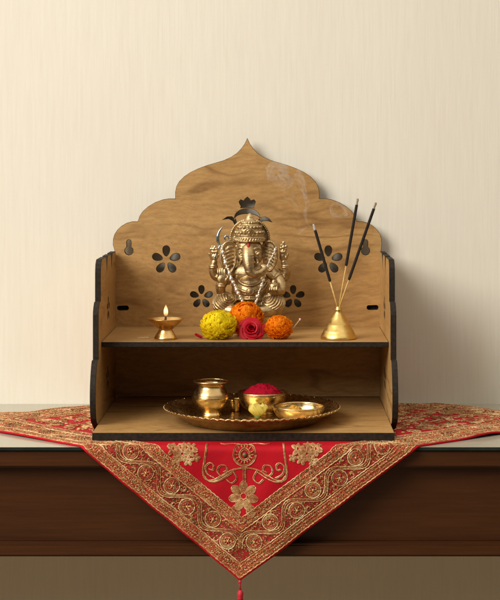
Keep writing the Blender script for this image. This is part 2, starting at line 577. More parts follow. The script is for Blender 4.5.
# dense stitches in bands
def stitches(tm, side, d0, d1, step, rows, ang, pool, size):
    a, b = s_range(side, (d0 + d1) / 2)
    n = int((b - a) / step)
    for i in range(n):
        for r in range(rows):
            d = d0 + (d1 - d0) * (r + .5) / rows + rnd.uniform(-.0004, .0004)
            s = a + (b - a) * (i + rnd.uniform(-.3, .3)) / n
            p = border_map(side, s, d)
            if not on_cloth(p): continue
            al = ang * (1 if r % 2 else -1) + rnd.uniform(-.35, .35)
            e = border_map(side, s + math.cos(al) * size, d + math.sin(al) * size)
            if not on_cloth(e): continue
            A = sheet(p.x, p.y, .00028); B = sheet(e.x, e.y, .00028)
            tm.tube([A, (A + B) / 2 + (sheet(p.x, p.y, .0006) - A) , B], [.00026, .00044, .00026], 4)
            tm.fill(rnd.choice(pool) + rnd.uniform(-.06, .06))
for side in range(4):
    stitches(gold, side, PIPE + .0026, B1 - .0024, .0019, 4, .8, (.2, .5, .7, .9, .55), .0016)
    stitches(colr, side, PIPE + .0026, B1 - .0024, .0020, 4, .4, (.0, .04, .08, .15, .3, .86), .0017)
    stitches(gold, side, B2 + .0024, B3 - .0010, .0019, 4, .8, (.2, .5, .7, .9, .55), .0016)
    stitches(colr, side, B2 + .0024, B3 - .0010, .0020, 4, .4, (.0, .04, .08, .15, .3, .86), .0017)
    stitches(colr, side, B1 + .0012, B2 - .0012, .0027, 9, .9, (.05, .2, .45, .62, .62, .7, .86, .95), .0017)
# motif in the red field, drawn about the cloth's centre line
def cpx(px, py): return Vector(((px - CX) * 1.530 / F, (py - 447) * 1.530 / F))
MX = 244.5
def motif_pts(l): return [cpx(*p) for p in l]
def spline2(l, sub=8):
    return [Vector((v.x, v.y)) for v in catmull([(p.x, p.y, 0) for p in motif_pts(l)], sub)]
def mir(l): return [(2 * MX - x, y) for x, y in l]
def ring(tm, c, r, rad, tint, n=30):
    cord(tm, [c + Vector((math.cos(t * 2 * math.pi / n), math.sin(t * 2 * math.pi / n))) * r for t in range(n + 1)], rad, tint)
mc = cpx(MX, 453)
for r, tint in ((.0108, .7), (.0096, .4), (.0052, .7), (.0040, .5)): ring(gold, mc, r, .00065, tint)
for t in range(16):
    ang = t * math.pi / 8
    A = mc + Vector((math.cos(ang), math.sin(ang))) * .0058; B = mc + Vector((math.cos(ang), math.sin(ang))) * .0090
    cord(gold, [A, (A + B) / 2, B], .0008, .5)
colr.ell(sheet(mc.x, mc.y, .0006), .0022, nu=10, nv=6); colr.fill(.9)
curves = [
    [(206, 436), (205.5, 447), (204, 458), (202.5, 470), (205, 477.5), (213, 478), (222, 473), (233, 467.5), (243, 466)],
    [(204, 474), (209, 479.5), (219, 478), (232, 470)],
    [(228, 469), (222, 474), (217, 470), (219, 464), (225, 463.5), (226.5, 468), (223, 470)],
    [(214, 476), (207, 472), (205, 465), (209, 461), (213, 463), (212, 468), (208.5, 467)],
    [(232, 468), (236, 476), (231, 481), (226, 477)],
    [(240, 441), (232, 437), (224, 440), (220, 436)],
]
for cv in curves:
    for l in (cv, mir(cv)):
        p = spline2(l, 9)
        cord(gold, p, .00075, .62)
        cord(gold, [q + Vector((.0011, .0007)) for q in p], .0006, .4)
for l in ([(244.5, 465), (244.3, 472), (244.5, 484)],):
    for dx in (-.0012, 0, .0012):
        cord(gold, [q + Vector((dx, 0)) for q in spline2(l, 10)], .0008, .55)
def petal_flower(cx, cy, r, n, rot, tint, inner=.35, tm=gold):
    c2 = cpx(cx, cy)
    for k in range(n):
        ang = rot + 2 * math.pi * k / n
        u = Vector((math.cos(ang), math.sin(ang))); v = Vector((-u.y, u.x))
        pc_ = c2 + u * (r * .60)
        colr_m = Matrix(((u.x, 0, v.x), (0, 1, 0), (-u.y, 0, -v.y)))
        tm.ell(sheet(pc_.x, pc_.y, .0002), (r * .34, .00015, r * .20), colr_m, 12, 6); tm.fill(max(0, min(1, tint - .32 + rnd.uniform(-.2, .2))))
        for sc_ in (1.0, .76, .52, .28):
            pts = []
            for t in range(17):
                th = 2 * math.pi * t / 16
                pts.append(c2 + u * (r * (.60 + .40 * sc_ * math.cos(th))) + v * (r * .26 * sc_ * math.sin(th)))
            cord(tm, pts, .00062, tint - (1 - sc_) * .3)
    ring(gold, c2, r * .2, .0006, .8, 14)
petal_flower(243.5, 494, .0140, 7, math.pi / 2 + .45, .78)
for (x, y) in ((236, 509), (251, 509)):
    c2 = cpx(x, y); sg = -1 if x < 243 else 1
    for sc_ in (1, .75, .5, .25):
        pts = [c2 + Vector((math.cos(t) * .0042 * sc_, math.sin(t) * .0056 * sc_)) for t in [2 * math.pi * k / 16 for k in range(17)]]
        cord(gold, pts, .0007, .6 - (1 - sc_) * .4)
for x in (182, 2 * MX - 182):
    for dx, dy, r in ((-9, -1, .0062), (0, 3, .0074), (9, -1, .0062), (2, -8, .006), (-5, 9, .005), (6, 10, .005)):
        petal_flower(x + dx, 449 + dy, r, 5, dx, .74)
for x, y in ((171, 443), (318, 443), (196, 456), (293, 456)): petal_flower(x, y, .004, 5, 0, .5)
# field sprigs lying on the table beside the altar
for _ in range(2600):
    p = Vector((rnd.uniform(-.36, .32), rnd.uniform(H_MIN, -.010)))
    if -.165 < p.x < .105 or not (0 < edge_d(p.x, p.y)[0] < LEN and 0 < edge_d(p.x, p.y)[1] < LEN): continue
    a_, b_, d1, d2 = edge_d(p.x, p.y)
    if min(d1, d2, (LEN - b_) * NL, (LEN - a_) * NR) < B3 + .004: continue
    kind = rnd.random()
    rr_ = rnd.uniform(.0025, .0048)
    if kind < .45: ring(gold, p, rr_, .0008, rnd.choice((.4, .6, .8)), 12)
    elif kind < .8:
        a0_ = rnd.uniform(0, 6)
        cord(gold, [p + Vector((math.cos(a0_ + t * .55), math.sin(a0_ + t * .55))) * (.001 + .0006 * t) for t in range(12)], .0009, .65)
    else:
        colr.ell(sheet(p.x, p.y, .0004), (.0022, .0018, .0008), nu=8, nv=5); colr.fill(rnd.choice((.1, .5, .7, .86)))
gold.done('gold_embroidery', GOLD_T, CLOTH)
colr.done('coloured_embroidery', MIX_T, CLOTH)
# tassel at the hanging corner
tp = sheet(TIP.x, TIP.y)
TAS = mat_simple('crimson_tassel_thread', (.50, .012, .03), .6, var=.4, scale=500)
mb = MB()
mb.tube([tp + Vector((0, 0, .001)), tp + Vector((0, 0, -.004)), tp + Vector((.0003, 0, -.0085))], .0009, 8)
mb.ell(tp + Vector((0, 0, -.001)), (.0016, .0013, .0016), nu=10, nv=7)
mb.lathe([(0, 0), (.0016, -.0006), (.0030, -.0035), (.0028, -.0062), (.0024, -.0075), (.0031, -.009), (0, -.010)], 20, tp + Vector((.0003, 0, -.0080)))
for k in range(46):
    a = k * 2.399; rr = .0022 * math.sqrt((k + .5) / 46)
    b0 = tp + Vector((.0003 + rr * math.cos(a), rr * math.sin(a), -.0165))
    e0 = b0 + Vector((rr * math.cos(a) * .9, rr * math.sin(a) * .9, -.030 - rnd.uniform(0, .003)))
    mb.tube([b0, (b0 + e0) / 2 + Vector((rr * math.cos(a) * .35, 0, 0)), e0], .00042, 5)
mb.build('tassel', TAS, CLOTH)

# ------------------------------------------------------------------ wooden altar
BF, SF, PB = 1.561, 1.643, 1.793           # fronts: base board, shelf, back panel
XL, XR = -.1781, .1117                     # inner faces of the sides
SHELF_Z = CAM_Z - .1874
PT = .0055
ALT = thing('altar_stand', (-.033, 1.68, BASE_Z - BASE_T), 'two tier wooden home altar stand with scalloped back and charred edges on the red cloth', 'altar')
AO = Vector(ALT.location)

def plate(name, outline, holes, thick, tf, mats, parent):
    """2D outline with cut-outs -> panel; tf maps (u,v,w) to world, w in 0..thick"""
    cu = bpy.data.curves.new(name + '_c', 'CURVE'); cu.dimensions = '2D'; cu.fill_mode = 'BOTH'
    for poly in [outline] + holes:
        sp = cu.splines.new('POLY'); sp.points.add(len(poly) - 1)
        for pt, (u, v) in zip(sp.points, poly): pt.co = (u, v, 0, 1)
        sp.use_cyclic_u = True
    cu.extrude = thick / 2 - .0004; cu.bevel_depth = .0004; cu.bevel_resolution = 0; cu.offset = -.0004
    tmp = bpy.data.objects.new('t', cu); col.objects.link(tmp)
    dg = bpy.context.evaluated_depsgraph_get()
    me = bpy.data.meshes.new_from_object(tmp.evaluated_get(dg))
    bpy.data.objects.remove(tmp); bpy.data.curves.remove(cu)
    me.name = name
    flat = [abs(p.normal.z) > .97 for p in me.polygons]
    me.materials.clear()
    o = new_obj(name, me, mats, parent)
    for v in me.vertices:
        v.co = Vector(tf(v.co.x, v.co.y, v.co.z + thick / 2)) - AO
    for p, fl in zip(me.polygons, flat):
        p.material_index = 0 if fl else 1; p.use_smooth = False
    bm = bmesh.new(); bm.from_mesh(me)
    bmesh.ops.remove_doubles(bm, verts=bm.verts, dist=1e-6)
    bmesh.ops.recalc_face_normals(bm, faces=bm.faces); bm.to_mesh(me); bm.free()
    return o

def petal(cx, cy, ang, r0, r1, wd, n=18):
    u = (math.cos(ang), math.sin(ang)); v = (-u[1], u[0]); out = []
    for k in range(n):
        t = 2 * math.pi * k / n
        rr = (r0 + r1) / 2 + (r1 - r0) / 2 * math.cos(t)
        ww = wd * math.sin(t) * (1 + .25 * math.cos(t))
        out.append((cx + u[0] * rr + v[0] * ww, cy + u[1] * rr + v[1] * ww))
    return out
def flower_holes(cx, cy, r):
    return [petal(cx, cy, math.pi / 2 + k * 2 * math.pi / 5, r * .27, r, r * .24) for k in range(5)]
def keyhole(cx, cy, tilt=0):
    out = []
    pts = []
    for k in range(9):
        a = R(-240 + 300 * k / 8); pts.append((.0048 * math.cos(a), .0048 * math.sin(a) - .003))
    for k in range(5):
        a = R(0 + 180 * k / 4); pts.append((.0026 * math.cos(a), .0026 * math.sin(a) + .0068))
    return [(cx + x, cy + y) for x, y in pts]
def bp(px, py):
    p = P(px, py, PB); return (p.x, p.z)
half_out = [(247.3, 138), (244.8, 143.5), (241.5, 148.2), (237, 153), (231, 157.0), (224, 160.2), (217, 162.3), (207, 165.2), (198.7, 168.3), (190.5, 172.2), (184.3, 176.3), (179, 181.6), (176.4, 186.5), (175.2, 192), (175.3, 198.6),
            (169, 198.6), (162.7, 199.6), (155, 202.4), (148.3, 206.4), (142.8, 211.2), (139.6, 216), (137.8, 221.6), (132, 221.6), (126.8, 222.9), (121.6, 225.8), (117.4, 229.8), (114.4, 234.4), (113.1, 239), (112.9, 245)]
mcx = 247.3
top = [bp(*p) for p in half_out]
rgt = [bp(2 * mcx - x, y) for x, y in half_out]
left = [(XL, bp(0, 247)[1]), (XL, BASE_Z)]
xl = XL - .0016; xr = XR + .0016
zb = BASE_Z + .0003
outline = rgt[::-1][:-1] + top
outline = outline + [(xl, bp(0, 250)[1]), (xl, zb)] + [(xr, zb), (xr, bp(0, 250)[1])]
holes = []
for (cx, cy, r) in ((166.3, 260, 14.4), (2 * mcx - 166.3, 260, 14.4), (201.5, 297, 11.6), (2 * mcx - 201.5, 297, 11.6)):
    c = bp(cx, cy); holes += flower_holes(c[0], c[1], r * PB / F)
for x in (129, 365.5):
    c = bp(x, 248); holes.append(keyhole(*c))
def slot(px, py, hw, hh):
    c = bp(px, py); o = []
    for k in range(12):
        a = 2 * math.pi * k / 12
        o.append((c[0] + math.copysign(hw - hh, math.cos(a)) + hh * math.cos(a), c[1] + hh * math.sin(a)))
    return o
holes.append(slot(123, 308, .0062, .0024)); holes.append(slot(372.5, 307.5, .0062, .0024))
# cut-out crest above the idol: bud, arch and two side leaves
ox = 247.3
bud = [(0, -9.5), (2.4, -7.4), (3.4, -5.6), (6.6, -6.8), (8.2, -5), (7.6, -2.6), (6.2, -.6), (6.6, 1.4), (0, .9), (-6.6, 1.4), (-6.2, -.6), (-7.6, -2.6), (-8.2, -5), (-6.6, -6.8), (-3.4, -5.6), (-2.4, -7.4)]
holes.append([bp(ox + x, 206.5 + y) for x, y in bud])
arch = []
for k in range(11):
    a = R(180 + 18 * k); arch.append((12.8 * math.cos(a), 9.0 * math.sin(a)))
for k in range(11):
    a = R(360 - 18 * k); arch.append((12.6 * math.cos(a), 5.2 * math.sin(a) + 1.2))
holes.append([bp(ox + x, 217.5 + y) for x, y in arch])
leaf = [(11.5, 219.5), (14.5, 217.2), (18, 216.8), (21.5, 218.6), (24.3, 221.8), (20, 220.6), (16, 220.9), (12.4, 221.9)]
holes.append([bp(ox + x, y) for x, y in leaf])
leafl = [(-11.8, 233), (-12.0, 226), (-14.2, 221), (-18.5, 218.6), (-24.0, 219.4), (-20, 216.8), (-15.6, 216.6), (-11.6, 219.4), (-9.8, 225), (-10.2, 231)]
holes.append([bp(ox + x, y) for x, y in leafl])
plate('back_panel', outline, holes, PT, lambda u, v, w: (u, PB + w, v), [WOOD_X, CHAR], ALT)

for sx in (123, 372.5):  # dark blocks added behind the slots, standing in for the shade inside them
    c = bp(sx, 307.8)
    mb = MB(); mb.box((c[0] - .0078 - AO.x, PB + PT + .0002 - AO.y, c[1] - .0042 - AO.z), (c[0] + .0078 - AO.x, PB + PT + .0040 - AO.y, c[1] + .0042 - AO.z))
    mb.build('slot_shade_block', CHAR, ALT, smooth=False)
# side panels: profile in (depth, height)
def zc(py, Y): return CAM_Z - (py - CY) * Y / F
zl0, zl1, zl2, zl3 = BASE_Z + .0003, CAM_Z - .2020, CAM_Z - .1462, CAM_Z - .1045
zb0 = BASE_Z - BASE_T + .0002
prof = [(PB + PT, zb0), (1.628, zb0), (1.6075, zl0 + .001)]
for k in range(17):                         # bottom lobe
    t = k / 16; a = math.sin(math.pi * t)
    prof.append((1.6035 - .0135 * a ** .7 + .007 * t, zl0 + .003 + (zl1 - zl0 - .003) * t))
for k in range(15):                         # middle lobe
    t = k / 14
    bb = 1 - (1 - min(1, (1 - t) / .22)) ** 2 if t > .78 else 1
    prof.append((1.6310 - .0110 * bb - .0 * t, zl1 + .0002 + (zl2 - zl1) * t))
for k in range(11):                         # top lobe, rounded over
    t = k / 10
    bb = math.sqrt(max(0, 1 - ((t - .62) / .38) ** 2)) if t > .62 else 1
    prof.append((1.6500 - .0105 * bb, zl2 + .0004 + (zl3 - zl2 - .0004) * t))
# scalloped top edge: three lobes with notches
ys = [1.6500, 1.698, 1.746, PB + PT]
for a, b in zip(ys, ys[1:]):
    n = 10
    for k in range(n + 1):
        t = k / n
        if a == ys[0] and t < .3: continue
        dz = -.016 * (max(0, abs(t - .5) - .34) / .16) ** 1.3
        if a == ys[0] and t < .5: dz = 0
        prof.append((a + (b - a) * t * .999, zl3 + dz))
side_holes = flower_holes(1.712, CAM_Z - .1600, .0125) + [petal(1.705, CAM_Z - .232, math.pi / 2 + k * 2 * math.pi / 5, .0035, .0125, .003) for k in range(5)]
plate('side_panel', prof, side_holes, .0058, lambda u, v, w: (XL - .0058 + w, u, v), [WOOD_Y, CHAR], ALT)
plate('side_panel', prof, side_holes, .0058, lambda u, v, w: (XR + w, u, v), [WOOD_Y, CHAR], ALT)
# shelf and floor board
plate('shelf', [(XL + .0003, SF), (XR - .0003, SF), (XR - .0003, PB - .0003), (XL + .0003, PB - .0003)], [], .0052,
      lambda u, v, w: (u, v, SHELF_Z - .0052 + w), [WOOD_X, CHAR], ALT)
plate('floor_board', [(XL + .0002, BF), (XR - .0002, BF), (XR - .0002, PB + PT), (XL + .0002, PB + PT)], [], BASE_T,
      lambda u, v, w: (u, v, BASE_Z - BASE_T + w), [WOOD_X, CHAR], ALT)

# ------------------------------------------------------------------ brass plate and vessels on the floor board
PLC = Vector((-.026, 1.631, BASE_Z + .0002))
thali = thing('brass_plate', PLC, 'large round aged brass plate with ribbed rim on the lower board', 'plate')
def rib(r, z, a):
    if r < .073: return r, z
    k = min(1, (r - .073) / .006)
    return r, z + .0006 * k * math.sin(a * 72)
mb = MB()
prof_p = [(0, 0), (.060, 0), (.0655, .0006), (.0715, .0058), (.0735, .0080), (.079, .0100), (.085, .0124), (.0872, .0133), (.0880, .0142), (.0874, .0151), (.0850, .0146), (.079, .0122), (.0735, .0100), (.0700, .0082), (.0640, .0030), (.058, .0022), (0, .0022)]
mb.lathe(prof_p, 324, (0, 0, 0), rib)
mb.build('dish', BRASS_PLATE, thali)
mb = MB()
for k in range(108):
    a = 2 * math.pi * k / 108
    mb.ell((.0878 * math.cos(a), .0878 * math.sin(a), .0146), (.0009, .0009, .0005), nu=8, nv=5)
mb.build('beaded_rim', BRASS, thali)
PZ = PLC.z + .0023
def shell(prof, t, bottom=0):
    """open vessel: outer profile up, then inner profile down"""
    inner = [(max(0.0, r - t), z + (t if i == 0 else 0)) for i, (r, z) in enumerate(prof)]
    inner = [q for q in inner if q[1] > prof[0][1] + t * .9 and q[0] > .001]
    return [(0, prof[0][1])] + prof + [(prof[-1][0] - t * .5, prof[-1][1] + t * .5)] + inner[::-1] + [(0, inner[0][1])]
pot = thing('water_pot', (-.0678, 1.650, PZ), 'small round bellied brass water pot with flared lip at left of the plate', 'pot')
pp = [(.0100, 0), (.0104, .0012), (.0096, .0026), (.0092, .0042), (.0112, .0062), (.0148, .0098), (.0176, .0140), (.0186, .0175), (.0184, .0195), (.0172, .0230), (.0154, .0260), (.0140, .0284), (.0135, .0305), (.0140, .0322), (.0158, .0338), (.0172, .0345)]
pp = [(v.x, v.z) for v in catmull([(r, 0, z) for r, z in pp], 4)]
mb = MB(); mb.lathe(shell(pp, .0009), 64); mb.build('body', BRASS, pot)
mb = MB()
for z, r in ((.0196, .01845), (.0215, .0179)):
    mb.tube([(r * math.cos(a), r * math.sin(a), z) for a in [2 * math.pi * k / 64 for k in range(64)]], .0004, 6, closed=True)
mb.tube([(.0172 * math.cos(a), .0172 * math.sin(a), .0346) for a in [2 * math.pi * k / 64 for k in range(64)]], .0009, 8, closed=True)
mb.build('lip', BRASS, pot)

cup = thing('small_cup', (-.0430, 1.679, PZ), 'tiny straight brass cup in shade between the water pot and red powder bowl', 'cup')
mb = MB(); mb.lathe(shell([(.0052, 0), (.0058, .001), (.0062, .006), (.0068, .0115), (.0072, .0125)], .0006), 40); mb.build('body', BRASS, cup)

def bowl(name, loc, Rr, h, foot, label, mat):
    t = thing(name, loc, label, 'bowl')
    pr = [(foot, 0), (foot * 1.03, .0008), (foot * .93, .0022)]
    for k in range(1, 13):
        u = k / 12
        pr.append((foot * .93 + (Rr - foot * .93) * math.sin(u * math.pi / 2) ** .85, .0022 + (h - .0022) * u ** 1.55))
    mb = MB(); mb.lathe(shell(pr, .0009), 72); mb.build('body', mat, t)
    mb = MB(); mb.tube([((Rr - .0004) * math.cos(a), (Rr - .0004) * math.sin(a), h) for a in [2 * math.pi * k / 72 for k in range(72)]], .0010, 8, closed=True)
    mb.build('rim', mat, t)
    return t
bowl('powder_bowl', (-.0158, 1.665, PZ), .0248, .0215, .0125, 'deep brass bowl heaped with red powder at the back of the plate', BRASS)
bowl('turmeric_bowl', (.0207, 1.6120, PZ), .0256, .0150, .0150, 'shallow brass bowl holding mustard paste at right of the plate', BRASS)

def heap(name, loc, r, h, mat, label, cat, seed, rough=.0012, fl=0.0):
    rr = random.Random(seed); n = 26; m = 56
    mb = MB(); vs = []; fs = []
    for i in range(n + 1):
        u = i / n
        for k in range(m):
            a = 2 * math.pi * k / m
            x = r * u * math.cos(a); y = r * u * math.sin(a)
            q = Vector((x * 240 + seed, y * 240, seed))
            z = h * (1 - u ** 2.3) + (noise.noise(q) * 1.1 + noise.noise(q * 2.6) * .7 + noise.noise(q * 6) * .4) * rough * (1 - u ** 4)
            vs.append((x, y, max(z, .0003)))
    for i in range(n):
        for k in range(m):
            k2 = (k + 1) % m
            fs.append((i*m+k, (i+1)*m+k, (i+1)*m+k2, i*m+k2))
    b0 = len(vs)
    for k in range(m):
        a = 2 * math.pi * k / m; vs.append((r * .72 * math.cos(a), r * .72 * math.sin(a), -fl))
    for k in range(m):
        k2 = (k + 1) % m; fs.append((n*m+k, b0+k, b0+k2, n*m+k2))
    fs.append(tuple(b0 + k for k in range(m))[::-1])
    mb.add(vs, fs)
    for _ in range(70):
        a = rr.uniform(0, 6.28); u = rr.random() ** .7 * .9
        s = rr.uniform(.0004, .0011)
        mb.ell((r*u*math.cos(a), r*u*math.sin(a), h * (1 - u ** 1.7) + s * .4), (s, s, s * .8), nu=6, nv=4)
    return tag(mb.build(name, mat, None, loc, True), label, cat)
KUM = mat_simple('vermilion_powder', (.33, .004, .020), .95, var=.35, scale=900, bump=.8, bd=.0006, spec=.1)
TUR = mat_simple('mustard_paste', (.50, .27, .035), .7, var=.3, scale=500, bump=.6, bd=.0006, spec=.25)
heap('red_powder', (-.0158, 1.665, PZ + .0172), .0228, .0118, KUM, 'heap of bright red powder filling the deep brass bowl', 'powder', 3, .0022, .0035)
heap('turmeric_paste', (.0165, 1.6160, PZ + .0033), .0115, .0115, TUR, 'mustard yellow lump of paste inside the shallow brass bowl', 'paste', 8, .0018, .0001)

# pale yellow blossom leaning on the bowl
YB = mat_petal('pale_yellow_petal', (.66, .60, .09), (.95, .86, .30))
bl = thing('yellow_blossom', (-.0202, 1.6285, PZ), 'pale yellow blossom with broad cupped petals in front of the powder bowl', 'flower')
tm = TM()
def cup_petal(tm, ang, tilt, ln, wd, c, cup=.5, tint=(0.2, 1.0), thick=.0):
    vs = []; fs = []; ti = []; nu_, nv_ = 7, 8
    M = Matrix.Rotation(ang, 3, 'Z') @ Matrix.Rotation(-tilt, 3, 'Y')
    for i in range(nv_ + 1):
        u = i / nv_
        wdt = wd * math.sin(math.pi * (.12 + .80 * u)) ** .8
        for j in range(nu_ + 1):
            v = j / nu_ * 2 - 1
            p = Vector((ln * u, wdt * v, cup * wd * v * v + .25 * ln * u * u - .0 * u))
            vs.append(Vector(c) + M @ p); ti.append(tint[0] + (tint[1] - tint[0]) * u)
    for i in range(nv_):
        for j in range(nu_):
            a = i * (nu_ + 1) + j; fs.append((a, a + 1, a + nu_ + 2, a + nu_ + 1))
    tm.add(vs, fs); tm.t += ti
for k in range(6):
    cup_petal(tm, k * math.pi / 3 + .2, R(30 + 12 * (k % 2)), .0138, .0085, (0, 0, .0012), .42)
o = tm.done('petals', YB, bl)
mb = MB(); mb.ell((0, 0, .0022), (.0036, .0036, .0022), nu=14, nv=8); mb.build('calyx', mat_simple('green_calyx', (.10, .16, .03), .6), bl)

# ------------------------------------------------------------------ oil lamp on the shelf
SZ = SHELF_Z + .0002
dy = thing('oil_lamp', (-.1150, 1.670, SZ), 'small lit brass oil lamp on flared foot at left of the shelf', 'lamp')
pr = [(.0116, 0), (.0119, .0008), (.0112, .0022), (.0092, .0056), (.0073, .0088), (.0070, .0098), (.0080, .0108), (.0112, .0130), (.0146, .0158), (.0172, .0186), (.0184, .0203)]
mb = MB(); mb.lathe([(0, 0)] + pr + [(.0184, .0209), (.0178, .0208), (.0166, .0194), (.0140, .0168), (.010, .0142), (0, .0130)], 64)
mb.build('body', mat_brass('worn_lamp_brass', (.76, .50, .20), (.46, .26, .085), .22, lo=.40, hi=.60), dy)
mb = MB(); mb.lathe([(0, .0166), (.0136, .0166), (.0138, .0164)], 40); mb.lathe([(0, .0160), (.0136, .0160), (.0138, .0164)], 40)
om = NT('lamp_oil'); on_ = om.noise(om.coords(), 80, 2)
om.set(Base_Color=om.ramp(on_, [(.3, (.22, .12, .02)), (.7, (.30, .17, .03))]), Roughness=.05); mb.build('oil', om.mat, dy)
mb = MB(); mb.tube([(-.004, .004, .0163), (-.001, .001, .0175), (0, 0, .0205), (0, 0, .0240)], [.0013, .0013, .0012, .0009], 10)
mb.build('wick', mat_simple('burnt_wick', (.06, .03, .02), .9, var=.6), dy)
fl = NT('flame'); fl.n.remove(fl.b)
em = fl.add('ShaderNodeEmission')
tc = fl.add('ShaderNodeTexCoord'); sx_ = fl.add('ShaderNodeSeparateXYZ'); fl.link(tc.outputs['Generated'], sx_.inputs[0])
fl.link(fl.ramp(sx_.outputs[2], [(0, (.55, .25, .20)), (.2, (1, .42, .12)), (.5, (1, .70, .36)), (1, (1, .40, .09))]), em.inputs[0])
fl.link(fl.ramp(sx_.outputs[2], [(0, (.12,)*3), (.3, (.7,)*3), (.6, (1,)*3), (1, (.3,)*3)]), em.inputs[1])
ms = fl.math('MULTIPLY', em.inputs[1].links[0].from_socket, 2.6); fl.link(ms, em.inputs[1])
fl.link(em.outputs[0], fl.out.inputs[0])
mb = MB(); mb.lathe([(0, 0), (.0011, .0006), (.0020, .0025), (.0023, .0045), (.0020, .0070), (.0013, .0096), (.0005, .0116), (0, .0126)], 20, (.0002, 0, .0226))
mb.build('flame', fl.mat, dy)
ld = bpy.data.lights.new('flame_light', 'POINT'); ld.energy = .06; ld.color = (1, .52, .2); ld.shadow_soft_size = .002
lo_ = bpy.data.objects.new('flame_light', ld); col.objects.link(lo_); lo_.parent = dy; lo_.location = (.0002, -.001, .0300)

# ------------------------------------------------------------------ incense holder, sticks and smoke
HX, HY = .0620, 1.6735
ih = thing('incense_holder', (HX, HY, SZ), 'conical golden brass incense holder with stepped rings at right of the shelf', 'incense holder')
pr = [(.0182, 0), (.0186, .0008), (.0182, .0024), (.0166, .0058), (.0160, .0064), (.0157, .0080), (.0150, .0086), (.0118, .0142), (.0113, .0150), (.0108, .0152), (.0078, .0206), (.0056, .0238), (.0042, .0262), (.0034, .0284), (.0038, .0292), (.0036, .0302), (.0029, .0310), (.0031, .0322), (.0026, .0328)]
mb = MB(); mb.lathe([(0, 0)] + pr + [(.0016, .0327), (.0015, .026), (0, .0258)], 64); mb.build('cone', BRASS_CONE, ih)
COAT = mat_simple('black_incense_paste', (.020, .016, .014), .85, var=.5, scale=800, bump=.6, bd=.0004, spec=.2)
BAM = mat_simple('bamboo_stick', (.56, .36, .11), .55, var=.2, scale=300)
ASH = mat_simple('grey_ash', (.42, .39, .36), .95, var=.3, scale=900)
ASHB = mat_simple('brown_bare_tip', (.30, .22, .13), .9, var=.4, scale=900)
top_c = Vector((HX, HY, SZ + .0328))
def stick(tip, coat_end, yoff, label, ash, foot):
    t = thing('incense_stick', top_c + Vector(foot), label, 'incense stick', 'incense sticks in the brass holder')
    o = t.location
    tp = P(*tip[:2], HY + yoff); ce = P(*coat_end, HY + yoff * .4)
    d = (tp - (top_c + Vector(foot))).normalized()
    base = top_c + Vector(foot) - d * .0062
    L = (tp - base).length
    cl_ = (ce - base).length
    mb = MB(); mb.tube([base - o, base + d * cl_ * .5 - o, base + d * (cl_ + .002) - o], .00075, 8); mb.build('bamboo_core', BAM, t)
    n = 40; pts = []; rr = []
    for k in range(n + 1):
        u = cl_ + (L - .0068 - cl_) * k / n
        pts.append(base + d * u - o); rr.append(.00150 * (1 + .06 * noise.noise(Vector((u * 900, cl_, 0)))) * (.75 if k == 0 else 1))
    mb = MB(); mb.tube(pts, rr, 10); mb.build('incense_coating', COAT, t)
    mb = MB(); m2 = []
    for k in range(7):
        u = L - .0068 + .0068 * k / 6; m2.append(base + d * u - o + Vector((.0002 * math.sin(k * 2), 0, 0)))
    mb.tube(m2, [.0014, .0013, .0015, .0012, .0013, .0010, .0006] if ash == 'a' else [.0011, .0010, .0010, .0011, .0011, .0012, .0009], 8)
    mb.build('ash_tip', ASH if ash == 'a' else ASHB, t)
stick((313.3, 224), (331.5, 281), .004, 'leftmost incense stick, shorter and smoking at its grey ash tip', 'a', (-.0011, -.0004, 0))
stick((357.8, 198.5), (347, 266), .010, 'tallest nearly upright incense stick between the two slanting ones', 'b', (.0006, .0010, 0))
stick((376, 202.5), (349, 280), -.006, 'incense stick leaning farthest right towards the side panel', 'b', (.0010, -.0008, 0))

sm_ = NT('thin_smoke'); sm_.n.remove(sm_.b)
vol = sm_.add('ShaderNodeVolumePrincipled')
vol.inputs['Color'].default_value = (.95, .93, .92, 1); vol.inputs['Anisotropy'].default_value = -.45
sn = sm_.ramp(sm_.noise(sm_.coords(), 95, 3), [(.34, (.12,)*3), (.68, (1,)*3)])
sm_.link(sm_.math('MULTIPLY', sn, 78.0), vol.inputs['Density'])
sm_.link(vol.outputs[0], sm_.out.inputs['Volume'])
mb = MB()
def wisp(l, r0, r1, y0=.0):
    pts = [P(x, y, HY + .004 + y0 + yo) for x, y, yo in l]
    c = catmull(pts, 9); n = len(c)
    for st in range(5):
        q = []
        for i, p in enumerate(c):
            g = min(1, i / (n * .55)) * 2.4 * (r1 - .0004)
            q.append(p + Vector((noise.noise(Vector((i * .045, st * 7.3, r1 * 9000))), noise.noise(Vector((i * .045, st * 7.3, 50 + r1 * 9000))), noise.noise(Vector((i * .045, st * 7.3, 90 + r1 * 9000))))) * g * 1.7)
        f = [min(1, (i + 1) / 6, (n - i) / 10) for i in range(n)]
        mb.tube(q, [max(.00015, (.75 * r0 + .85 * (r1 - r0) * i / (n - 1)) * (1.3 - .18 * st) * f[i]) for i in range(n)], 8)
wisp([(313.2, 223.6, 0), (312, 226, .001), (308.5, 225, .001), (306, 220, .002), (304.6, 213, .004), (306.5, 207, .005), (308.4, 201, .006), (306, 194, .008), (301.5, 188, .009), (298, 181, .010), (297, 174, .012), (300.5, 178, .013), (303.5, 186, .014)], .0007, .0021)
wisp([(301.5, 188, .009), (296, 183, .011), (290, 181, .011), (285.5, 175, .010), (281, 168, .009), (276.5, 168, .008), (274.5, 175, .007), (278, 183, .006), (283, 185, .006), (285.5, 181, .006), (281, 176, .007), (276, 178, .007)], .0016, .0024)
wisp([(297, 176, .011), (292, 179, .012), (287, 176, .012), (283, 169, .011), (277, 165, .010), (270.5, 167, .009), (267, 172, .009), (269, 178, .008)], .0014, .0026)
